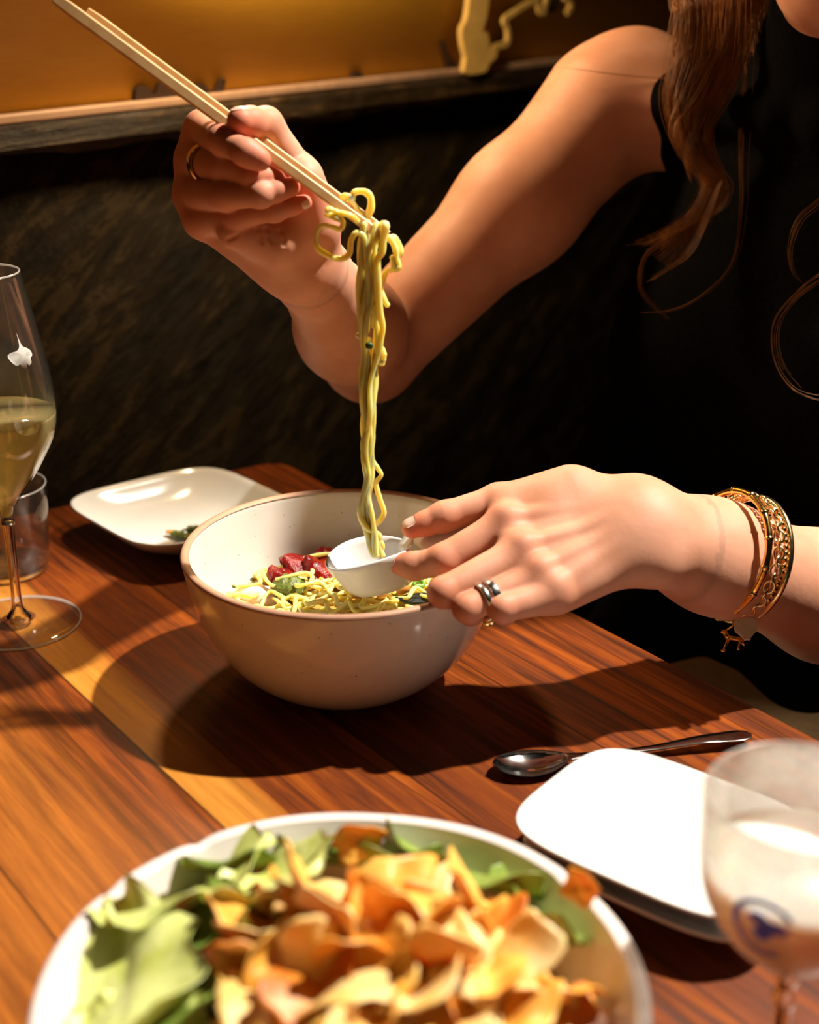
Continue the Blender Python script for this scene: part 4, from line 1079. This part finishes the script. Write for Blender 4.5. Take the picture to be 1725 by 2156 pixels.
# the sheet falling over the right shoulder
for k in range(15):
    t = k/14
    x0 = 1440+t*150
    root = scalp(0.9+t*0.9-math.pi*0.5+1.2, 0.35+0.2*t); side = scalp(0.1+0.5*t-0.3, 1.35)
    lock([root, (root+side)/2+brt*0.02, side]+hp([(x0+4, -60, hs+0.012), (x0-2, 20), (x0-10-20*t, 120), (1412+t*112, 200), (1420+t*70, 262), (1444+t*50, 322), (1488+30*t, 385), (1462+30*t, 446), (1396+50*t, 492+30*t), (1322+80*t, 516+70*t)], hs), 44, [0.010, 0.010, 0.010, 0.010, 0.009, 0.008, 0.007, 0.006, 0.0055, 0.005, 0.004, 0.002])
# curls below the shoulder
lock(hp([(1560, -100), (1556, 60), (1500, 210), (1455, 262), (1470, 320), (1518, 375), (1528, 405), (1470, 450), (1390, 500), (1300, 520)], hs), 16, [0.008, 0.010, 0.010, 0.006, 0.006, 0.006, 0.005, 0.004, 0.003, 0.001])
lock(hp([(1530, -100), (1520, 60), (1455, 200), (1420, 255), (1422, 300), (1470, 345), (1520, 380), (1515, 430), (1440, 470), (1365, 520)], hs-0.006), 14, [0.008, 0.008, 0.008, 0.004, 0.003, 0.004, 0.005, 0.005, 0.004, 0.002])
lock(hp([(1550, -100), (1540, 120), (1480, 240), (1450, 330), (1458, 390)], hs-0.004), 30, [0.008, 0.008, 0.006, 0.004, 0.001])
lock(hp([(1580, 100), (1570, 300), (1565, 460), (1540, 560), (1475, 625), (1410, 655), (1340, 660)], hs), 8, [0.006, 0.006, 0.004, 0.0015, 0.001, 0.001, 0.001])
lock(hp([(1520, 380), (1460, 520), (1400, 570), (1356, 596)], hs-0.008), 10, [0.002, 0.003, 0.002, 0.001])
lock(hp([(1410, 500), (1360, 540), (1350, 600), (1372, 640), (1420, 685)], hs), 9, [0.004, 0.002, 0.002, 0.002, 0.001])
lock(hp([(1600, -60), (1610, 200), (1640, 330), (1600, 420), (1520, 520)], hs+0.02), 60, [0.016, 0.016, 0.014, 0.012, 0.008])
# strands at the far side of the chest
lock(hp([(1800, 300), (1745, 410), (1690, 460), (1668, 520), (1675, 570), (1700, 600)], 0.985), 7, [0.006, 0.005, 0.004, 0.003, 0.003, 0.002])
lock(hp([(1790, 560), (1725, 585), (1660, 640), (1630, 690), (1634, 760), (1668, 815), (1720, 838), (1780, 840)], 0.98), 5, [0.004, 0.003, 0.002, 0.0015, 0.0015, 0.002, 0.003, 0.004])
lock(hp([(1800, 570), (1730, 592), (1668, 640), (1640, 700), (1650, 770), (1700, 830)], 0.978), 4, [0.003, 0.002, 0.002, 0.0015, 0.0015, 0.001])
# fly-aways across the shoulder and at the parting
lock(hp([(1470, 140), (1400, 162), (1320, 158), (1240, 148), (1180, 140)], 1.085), 5, [0.003, 0.002, 0.001, 0.001, 0.001])
for k in range(7): lock(hp([(1440+6*k, -60), (1415+6*k, 40), (1402+3*k, 120), (1398+k, 190)], hs-0.004), 3, [0.004, 0.003, 0.003, 0.002])
# the rest of the head of hair, above the frame
for k in range(26):
    a = 0.25+k/25*(2*math.pi-1.9)+math.pi*0.5+0.7
    p0 = scalp(a, 0.12); p1 = scalp(a, 0.8)*1.0; p2 = scalp(a, 1.5); out = nrm(p2-hc)
    lock([p0, p1, p2, p2+out*0.008+np.array([0, 0, -0.10]), p2+out*0.02+np.array([0, 0, -0.2])-bf*0.03], 70, [0.008, 0.014, 0.018, 0.018, 0.016], 0.0005, 26)
for k in range(22):
    s = 1 if k % 2 else -1; t = (k//2)/10
    p0 = H(0.004*s, 0.082-0.11*t, 0.104+0.018*math.sin(3*t)); p1 = H(0.050*s, 0.066-0.09*t, 0.088); p2 = H(0.080*s, 0.030-0.055*t, 0.030); p3 = H(0.084*s, 0.010-0.05*t, -0.05); p4_ = H(0.082*s, 0.002-0.05*t, -0.13)
    lock([p0, p1, p2, p3, p4_], 60, [0.006, 0.013, 0.015, 0.014, 0.010], 0.0005, 26)
# close-lying hair over the skull, behind the hairline
V, F = ball((0, 0, 0), 1, 56, 36); loc = V*[0.0775, 0.0965, 0.0965]+[0, -0.018, 0.030]
cen = np.array([loc[list(f)].mean(0) for f in F]); keepf = (cen[:, 1] < 0.028+0.75*np.maximum(cen[:, 2]-0.055, 0)) & ((cen[:, 2] > 0.005) | (cen[:, 1] < -0.035)) & (cen[:, 2] > -0.055)
V = loc@HR.T+hc; HV.append(V); FQ = [np.array(f if len(f) == 4 else (f[0], f[1], f[2], f[2])) for f, k_ in zip(F, keepf) if k_ and len(f) == 4]
HF.append(np.array(FQ)+hn); hn += len(V)
hair = build('hair', np.concatenate(HV), np.concatenate(HF), M['hair'], pr); hair['label'] = 'long wavy auburn hair'
for s in (-1, 1):
    arc = [H(s*x, 0, u) for x, u in ((0.016, 0.0045), (0.023, 0.0005), (0.031, -0.001), (0.039, 0.0005), (0.046, 0.0045))]
    pts = project(head, spline(np.array(arc)+fwd*0.088, 24), 0.0003); o = build('eyelashes', *tube(pts, [0.0007]*24, 8), M['hair'], pr)
    arc = [H(s*x, 0, u) for x, u in ((0.014, 0.030), (0.025, 0.034), (0.038, 0.034), (0.050, 0.027))]
    pts = project(head, spline(np.array(arc)+fwd*0.085, 24), 0.0002); build('eyebrow', *tube(pts, np.interp(np.linspace(0, 1, 24), [0, 0.3, 1], [0.0014, 0.0019, 0.0006]), 8, 0.6), M['hair'], pr)
# ------------------------------------------------------------------ what the hands hold and wear
def metal(name, col, rough=0.16):
    n = NT(name); f = n.noise(n.coord(), 180, 3)
    n.set(Base_Color=col, Metallic=1.0, Roughness=n.ramp(f, [(0.3, rough*0.8), (0.7, rough*1.3)])); return n.m
M['gold'] = metal('yellow_gold', (0.95, 0.58, 0.16)); M['pale_gold'] = metal('pale_gold', (0.90, 0.70, 0.38), 0.2); M['silver'] = metal('silver', (0.80, 0.78, 0.74), 0.2)
# chopsticks
def bamboo():
    n = NT('split_bamboo'); v = n.coord(scale=(1, 1, 1)); f = n.noise(v, 90, 4)
    n.set(Base_Color=n.ramp(f, [(0.3, (0.66, 0.36, 0.13)), (0.7, (0.78, 0.49, 0.22))]), Roughness=0.42); return n.m
M['bamboo'] = bamboo()
def stick(a, b, w0, w1, upv, label):
    d = nrm(b-a); u = nrm(upv-d*(upv@d)); s = np.cross(d, u); L = np.linalg.norm(b-a); V = []; F = []
    N = 24
    for i in range(N+1):
        t = i/N; w = (w0+(w1-w0)*t)*0.5
        if i == 0: w *= 0.8
        if i == N: w *= 0.85
        c = a+d*(L*t); m = w*0.72
        for x, y in ((w, m), (m, w), (-m, w), (-w, m), (-w, -m), (-m, -w), (m, -w), (w, -m)): V.append(c+s*x+u*y)
    for i in range(N):
        for j in range(8): k = (j+1) % 8; F.append((i*8+j, i*8+k, (i+1)*8+k, (i+1)*8+j))
    F += [tuple(range(8))[::-1], tuple(range(N*8, N*8+8))]
    o = build('chopstick', V, F, M['bamboo'], None, smooth=False, origin=a)
    return tag(o, label, 'chopstick', 'pair of chopsticks in the raised hand')
cs1 = (P(118, -2, 0.810), P(806, 500, 0.812)); cs2 = (P(184, 27, 0.822), P(818, 494, 0.819))
upv = np.array([0.25, 0.35, 1.0])
stick(*cs1, 0.0072, 0.0052, upv, 'front bamboo chopstick, its square end reaching the top of the frame')
stick(*cs2, 0.0070, 0.0050, upv, 'rear bamboo chopstick, its end stopping short beside the front one')

# lifted noodles
GL = 'noodles hanging from the chopsticks'
LN = 'long yellow egg noodle hanging from the chopsticks down to the white spoon'
def N_(lst, s0=0.8130, s1=0.862):
    """pixel path; depth follows the plumb line between chopsticks (y 480) and spoon (y 1165)"""
    out = []
    for x, y, *q in lst:
        s = s0+(s1-s0)*np.clip((y-480)/685, -0.1, 1)+(q[0] if q else 0); out.append(P(x, y, s))
    return out
nr_ = 0.00195
rq = np.random.default_rng(8)
core = [(779, 470), (776, 560), (778, 660), (779, 730), (776, 800), (775, 860), (774, 910), (772, 960), (776, 1010), (770, 1050), (776, 1095), (786, 1140), (796, 1172)]
for k in range(9):
    ph = rq.uniform(0, 6); fr_ = rq.uniform(9, 15); am_ = rq.uniform(2.5, 5.0); amp = 10; dz = rq.uniform(-0.004, 0.004)
    pts = []
    for (x, y) in spline(np.array(core, float), 30):
        tt = (y-470)/700
        wdt = np.interp(y, [470, 560, 640, 720, 760, 900, 1000, 1172], [15, 20, 20, 18, 15, 9, 7, 9])
        pts.append((x+wdt*math.sin(ph+5.5*tt+k*0.9)+am_*math.sin(fr_*2.6*tt+ph*3), y, dz+0.0040*math.cos(ph+5.5*tt+k*0.9)+0.0010*math.cos(fr_*2.6*tt+ph)))
    noodle(N_(pts), nr_*0.95, LN, GL, 160)
noodle(N_([(765, 480), (768, 640), (764, 700, -.003), (775, 760), (765, 840), (776, 900), (764, 935), (772, 1000), (766, 1045, -.004), (758, 1080, -.004), (772, 1110, -.004), (800, 1128), (790, 1150), (792, 1172)]), nr_*1.1, LN, GL, 120)
noodle(N_([(786, 640), (795, 700), (786, 800), (787, 880), (783, 960), (795, 985), (803, 1000), (792, 1018), (800, 1050), (809, 1078), (800, 1096), (784, 1110), (778, 1130), (800, 1140), (806, 1152), (798, 1172)]), nr_, 'yellow egg noodle forming the open loop on the right just above the spoon', None, 120)
noodle(N_([(690, 452, .006), (707, 458), (722, 467), (717, 482), (700, 478), (680, 475), (667, 490), (668, 520), (690, 537), (715, 545), (735, 535), (740, 505), (752, 490), (768, 500), (772, 540), (776, 620), (772, 700)], 0.806), nr_*1.05, 'yellow noodle sweeping in a wide loop to the left below the chopsticks', None, 120)
noodle(N_([(688, 446), (694, 440), (716, 448), (742, 455), (756, 470, .008)], 0.806), nr_, 'short yellow noodle end resting under the chopsticks beside the fingertips', None, 60)
noodle(N_([(727, 428, .004), (724, 415), (735, 414), (742, 420), (744, 410), (750, 404), (768, 404), (780, 415), (781, 438), (772, 458), (760, 470)], 0.818), nr_*1.05, 'yellow noodle arched in a small loop above the chopsticks', None, 90)
noodle(N_([(738, 418), (750, 436), (762, 452), (776, 470), (785, 520), (790, 600), (788, 690)], 0.818), nr_, 'yellow noodle running over the top of the rear chopstick into the bundle', None, 80)
noodle(N_([(806, 470, .008), (812, 474), (808, 500), (805, 530), (796, 545), (794, 570), (797, 620), (800, 660), (806, 690), (800, 720), (797, 744)], 0.805), nr_*1.1, 'yellow noodle folded over the tip of the front chopstick', None, 90)
noodle(N_([(816, 505), (830, 500), (842, 518), (843, 533), (833, 545), (828, 565), (815, 572), (806, 590), (802, 612), (808, 630), (817, 644)], 0.814), nr_*1.15, 'short yellow noodle curling off the chopstick tips towards the arm', None, 90)
noodle(N_([(820, 498), (832, 520), (836, 545), (840, 560), (832, 566), (826, 540)], 0.810), nr_*1.1, 'yellow noodle knot bunched at the right of the chopstick tips', None, 70)
noodle(N_([(795, 700), (800, 724), (808, 745), (806, 765), (800, 762)]), nr_*1.1, 'short yellow noodle end dangling free at the right of the hanging bundle', None, 50)
noodle(N_([(760, 706), (754, 706), (764, 712), (780, 716)]), nr_, 'stub of yellow noodle poking out at the left of the hanging bundle', None, 40)
blob('herb_fleck', P(777, 728, 0.8195), 0.0020, M['dark_leaf'], 'dark green herb fleck stuck to the hanging noodles', 'herb', (1.2, 0.7, 1), 0.2, 3, 71, None, 14, 9)

# soup spoon
sc = P(776, 1164, 0.866)
sp = thing('soup_spoon', sc, 'white china soup spoon held over the noodle bowl catching the noodles', 'spoon')
hnd = (P(842, 1163, 0.868), P(945, 1128, 0.868), P(1080, 1110, 0.862))
ex = nrm(np.array([0.80, 0.42, 0.10])); ey = nrm(np.cross(nrm((0.12, 0.16, 1)), ex)); ez = np.cross(ex, ey)
def soup_bowl():
    n_ = 64; t = np.linspace(0, 2*math.pi, n_, endpoint=False); V = []; rows = []
    def ring(a, b, x0, z):
        rows.append(len(V)); V.extend([sc+ex*(x0+a*math.cos(q))+ey*(b*math.sin(q))+ez*(z-0.0018*math.cos(2*q)*(z > -0.004)) for q in t])
    for a, b, x0, z in ((0.0175, 0.0115, 0.006, -0.0245), (0.0200, 0.0135, 0.006, -0.0238), (0.0225, 0.0158, 0.004, -0.019), (0.0250, 0.0185, 0.002, -0.011), (0.0272, 0.0212, 0.0005, -0.003), (0.0278, 0.0222, 0, 0.0), (0.0272, 0.0217, 0, 0.0011), (0.0260, 0.0206, 0, 0.0006), (0.0250, 0.0195, 0.0005, -0.003), (0.0228, 0.0168, 0.002, -0.011), (0.0200, 0.0138, 0.004, -0.018), (0.0150, 0.0095, 0.005, -0.0212)): ring(a, b, x0, z)
    F = []
    for A, Bq in zip(rows[:-1], rows[1:]):
        for i in range(n_): j = (i+1) % n_; F.append((A+i, A+j, Bq+j, Bq+i))
    F.append(tuple(range(rows[0], rows[0]+n_))[::-1]); F.append(tuple(range(rows[-1], rows[-1]+n_)))
    return np.array(V), F
build('bowl', *soup_bowl(), M['white'], sp)
hp_ = spline(np.array([sc+ex*0.024+ez*-0.004, sc+ex*0.033+ez*0.004, P(905, 1146, 0.866), P(950, 1127, 0.8665), P(1040, 1100, 0.868)]), 40)
V, F = tube(hp_, np.interp(np.linspace(0, 1, 40), [0, 0.3, 1], [0.0085, 0.0062, 0.0070]), 14, 0.42, up=(0, 0.3, 1))
build('handle', V, F, M['white'], sp)

# rings
def ring_on(name, a, b, t, R, thick, width, mat, label, tilt=(0, 0, 0)):
    c = a+(b-a)*t; ax = nrm(nrm(b-a)+np.array(tilt)); e1 = nrm(np.cross(ax, (0.3, 0.2, 1))); e2 = np.cross(ax, e1); n_ = 64; V = []; F = []
    prof = [(-width/2, 0), (-width/2, thick*0.8), (-width*0.3, thick), (width*0.3, thick), (width/2, thick*0.8), (width/2, 0)]
    for i in range(n_):
        q = 2*math.pi*i/n_
        for x, r in prof: V.append(c+ax*x+(e1*math.cos(q)+e2*math.sin(q))*(R+r))
    m = len(prof)
    for i in range(n_):
        for j in range(m): k = (j+1) % m; i2 = (i+1) % n_; F.append((i*m+j, i2*m+j, i2*m+k, i*m+k))
    return V, F, c, ax, e1, e2
js, rs = r_fing[1]
V, F, *_ = ring_on('band', js[0], js[1], 0.45, 0.0108, 0.0018, 0.0060, None, None)
tag(build('finger_ring', V, F, M['pale_gold'], None, origin=js[0]), 'plain gold band on the middle finger of the chopstick hand', 'ring')
js, rs = l_fing[2]
def stone_ring():
    rg = thing('stone_ring', js[0]+(js[1]-js[0])*0.72, 'silver ring set with a cluster of pale stones on the spoon hand', 'ring')
    V, F, c, ax, e1, e2 = ring_on('b', js[0], js[1], 0.78, 0.0090, 0.0016, 0.0032, None, None)
    build('band', V, F, M['silver'], rg)
    dirn = nrm(np.array([-0.45, -0.55, -0.70])); dirn = nrm(dirn-ax*(dirn@ax)); s_ = np.cross(ax, dirn)
    for k in range(40):                                # beaded edge, kept in one mesh with the setting
        pass
    pc = c+dirn*0.0120
    parts = [ball(pc-dirn*0.0012, 0.0048, 14, 8, (1, 1, 0.45), np.stack([ax, s_, dirn], 1))]
    for i, (x, y) in enumerate([(0, 0)]+[(0.0032*math.cos(k*math.pi/3), 0.0032*math.sin(k*math.pi/3)) for k in range(6)]):
        parts.append(ball(pc+ax*x+s_*y+dirn*0.0006, 0.0017, 8, 5))
    build('stone_cluster', *join(*parts), M['pale_gold'], rg, smooth=False)
stone_ring()
V, F, *_ = ring_on('b', js[0], js[1], 0.66, 0.0092, 0.0016, 0.0046, None, None)
tag(build('finger_ring', V, F, M['silver'], None, origin=js[0]), 'plain silver band behind the stone ring on the spoon hand', 'ring')

# bracelets: stiff hoops tilted round the wrist
f_ax = l_fd
def hoop_frame(c, tilt):
    ax = nrm(f_ax+np.array(tilt)); e1 = nrm(np.cross(ax, L_n)); e2 = np.cross(ax, e1); return ax, e1, e2
def hoop(c, tilt, R, r, n_=160, mod=None, m=12, flat=1.0):
    ax, e1, e2 = hoop_frame(c, tilt); pts = []; rr = []
    for i in range(n_):
        q = 2*math.pi*i/n_; pts.append(c+(e1*math.cos(q)+e2*math.sin(q))*R); rr.append(r*(mod(q) if mod else 1))
    return tube(np.array(pts), rr, m, flat, True, up=ax)
TL_ = (0.02, 0.02, 0.10)
b1 = P(1528, 1163, 0.878)
def knots(q): 
    k = (q*14/(2*math.pi)) % 1.0
    return 1+0.32*math.exp(-((k-0.5)/0.035)**2)-0.08*math.cos(2*math.pi*k)
br1 = thing('bamboo_bangle', b1, 'polished gold bangle ridged like bamboo, nearest the hand', 'bracelet', 'gold bracelets on the wrist')
build('hoop', *hoop(b1, TL_, 0.0385, 0.0023, 420, knots), M['gold'], br1)
b2 = P(1549, 1171, 0.884)
br2 = thing('chain_bracelet', b2, 'gold chain-link bracelet with dangling charms between the two bangles', 'bracelet', 'gold bracelets on the wrist')
ax, e1, e2 = hoop_frame(b2, TL_)
for i in range(46):
    q = 2*math.pi*i/46; c = b2+(e1*math.cos(q)+e2*math.sin(q))*0.0388; td = -e1*math.sin(q)+e2*math.cos(q); rd = e1*math.cos(q)+e2*math.sin(q)
    w_ = nrm(ax+rd*(0.9 if i % 2 else -0.9)); t = np.linspace(0, 2*math.pi, 18, endpoint=False)
    pts = c+np.outer(np.cos(t)*0.0040, td)+np.outer(np.sin(t)*0.0030, w_)
    build('link', *tube(pts, 0.00085, 7, 1, True), M['pale_gold'], br2)
b3 = P(1572, 1177, 0.890)
br3 = thing('curb_bangle', b3, 'wide pale gold bangle with a bead row, farthest from the hand', 'bracelet', 'gold bracelets on the wrist')
build('hoop', *hoop(b3, TL_, 0.0392, 0.0021, 200, None, 12, 1.0), M['pale_gold'], br3)
ax, e1, e2 = hoop_frame(b3, TL_); parts = []
for i in range(64):
    q = 2*math.pi*i/64; parts.append(ball(b3-ax*0.0042+(e1*math.cos(q)+e2*math.sin(q))*0.0390, 0.0018, 8, 6))
build('bead_row', *join(*parts), M['gold'], br3)
# charms
M['shell'] = plain('cream_shell', (0.85, 0.70, 0.46), 0.35)
disc = P(1570, 1318, 0.866); dn = nrm(CAM-disc+np.array([0.1, 0, 0.5])); du = nrm(np.cross(dn, X_)); dx = np.cross(du, dn)
t = np.linspace(0, 2*math.pi, 48, endpoint=False)
shell_o = [((0.0066+0.0006*abs(math.sin(4*a)))*math.cos(a), (0.0070+0.0006*abs(math.sin(4*a)))*math.sin(a)-0.002*(abs(math.cos(a)) < 0.35 and math.sin(a) < 0)) for a in t]
o = bevel(build('shell_charm', *prism(shell_o, disc-dn*0.0008, dx, du, dn, 0.0016), M['shell'], br2, smooth=False), 0.0004); o['label'] = 'round scalloped cream charm'
a0 = P(1552, 1296, 0.870); a1 = P(1556, 1306, 0.868)
build('jump_ring', *tube([P(1548, 1280, 0.872), P(1545, 1300, 0.870), P(1556, 1310, 0.867)], 0.0007, 8), M['pale_gold'], br2)
dg = P(1545, 1352, 0.868); kx, kz = dx, du
bn = [((-0.0048, 0.0072), (-0.0030, 0.0026), 0.0016, 0.0014), ((-0.0030, 0.0030), (0.0048, 0.0016), 0.0015, 0.0013), ((-0.0030, 0.0022), (-0.0062, -0.0052), 0.0012, 0.0009), ((-0.0062, -0.0052), (-0.0078, -0.0054), 0.0011, 0.0009), ((0.0044, 0.0016), (0.0026, -0.0050), 0.0012, 0.0009), ((0.0044, 0.0020), (0.0062, -0.0022), 0.0009, 0.0007), ((-0.0048, 0.0072), (-0.0066, 0.0066), 0.0014, 0.0009), ((0.0050, 0.0018), (0.0066, 0.0034), 0.0007, 0.0005)]
parts = [tube([dg+kx*a[0]+kz*a[1], dg+kx*(a[0]+b[0])/2+kz*(a[1]+b[1])/2, dg+kx*b[0]+kz*b[1]], [ra, (ra+rb)/2, rb], 8) for a, b, ra, rb in bn]
parts.append(tube([dg+kx*-0.0048+kz*0.0072, P(1543, 1318, 0.869), P(1546, 1296, 0.870)], 0.0006, 7))
o = build('dog_charm', *join(*parts), M['gold'], br2); o['label'] = 'tiny gold dog charm hanging lowest'

# --- a chair under the person
M['dark_seat'] = plain('black_leather', (0.012, 0.011, 0.010), 0.45)
s0 = B(0, -0.06, 0); ch = thing('dining_chair', (s0[0], s0[1], 0), 'black chair the person sits on at the side of the table', 'chair')
def cb_(r, f, z): return np.array([s0[0], s0[1], 0])+brt*r+bf*f+Z_*z
bevel(build('seat', *box(cb_(-0.21, -0.19, 0.425), brt, bf, Z_, 0.42, 0.40, 0.05), M['dark_seat'], ch), 0.015, 4)
bevel(build('backrest', *box(cb_(-0.20, -0.225, 0.50), brt, bf, Z_, 0.40, 0.03, 0.30), M['dark_seat'], ch), 0.012, 4)
for x in (-0.185, 0.185):
    for y in (-0.17, 0.18): build('leg', *tube([cb_(x, y, 0.43), cb_(x*1.05, y*1.08, 0.0)], [0.018, 0.012], 12), M['dark_seat'], ch)

# cream napkin over the lap
def napkin():
    nu, nv = 40, 40; top_ = []
    for i in range(nu):
        for j in range(nv):
            u, v = i/(nu-1), j/(nv-1)
            r = 0.047-0.19*u; f = 0.089+0.20*v
            z = -0.1015-0.010*math.sin(math.pi*u)*v+0.003*math.sin(9*u+4*v)+0.002*math.sin(15*v-5*u)-0.02*max(0, u-0.85)*4
            q = 0.012*max(0, 0.14-u)/0.14
            top_.append(B(r, f, z-q))
    A = np.array(top_); N = nu*nv; V = np.vstack([A, A-[0, 0, 0.003]]); F = []
    for i in range(nu-1):
        for j in range(nv-1):
            a = i*nv+j; F.append((a, a+nv, a+nv+1, a+1)); F.append((N+a, N+a+1, N+a+nv+1, N+a+nv))
    ed = [i*nv for i in range(nu)]+[(nu-1)*nv+j for j in range(1, nv)]+[i*nv+nv-1 for i in range(nu-2, -1, -1)]+[j for j in range(nv-2, 0, -1)]
    for a, b in zip(ed, ed[1:]+ed[:1]): F.append((a, b, N+b, N+a))
    return V, F
tag(build('napkin', *napkin(), M['cream'], None, origin=B(0, 0.1, -0.11)), 'cream cloth lying on the lap below the edge of the table', 'napkin')
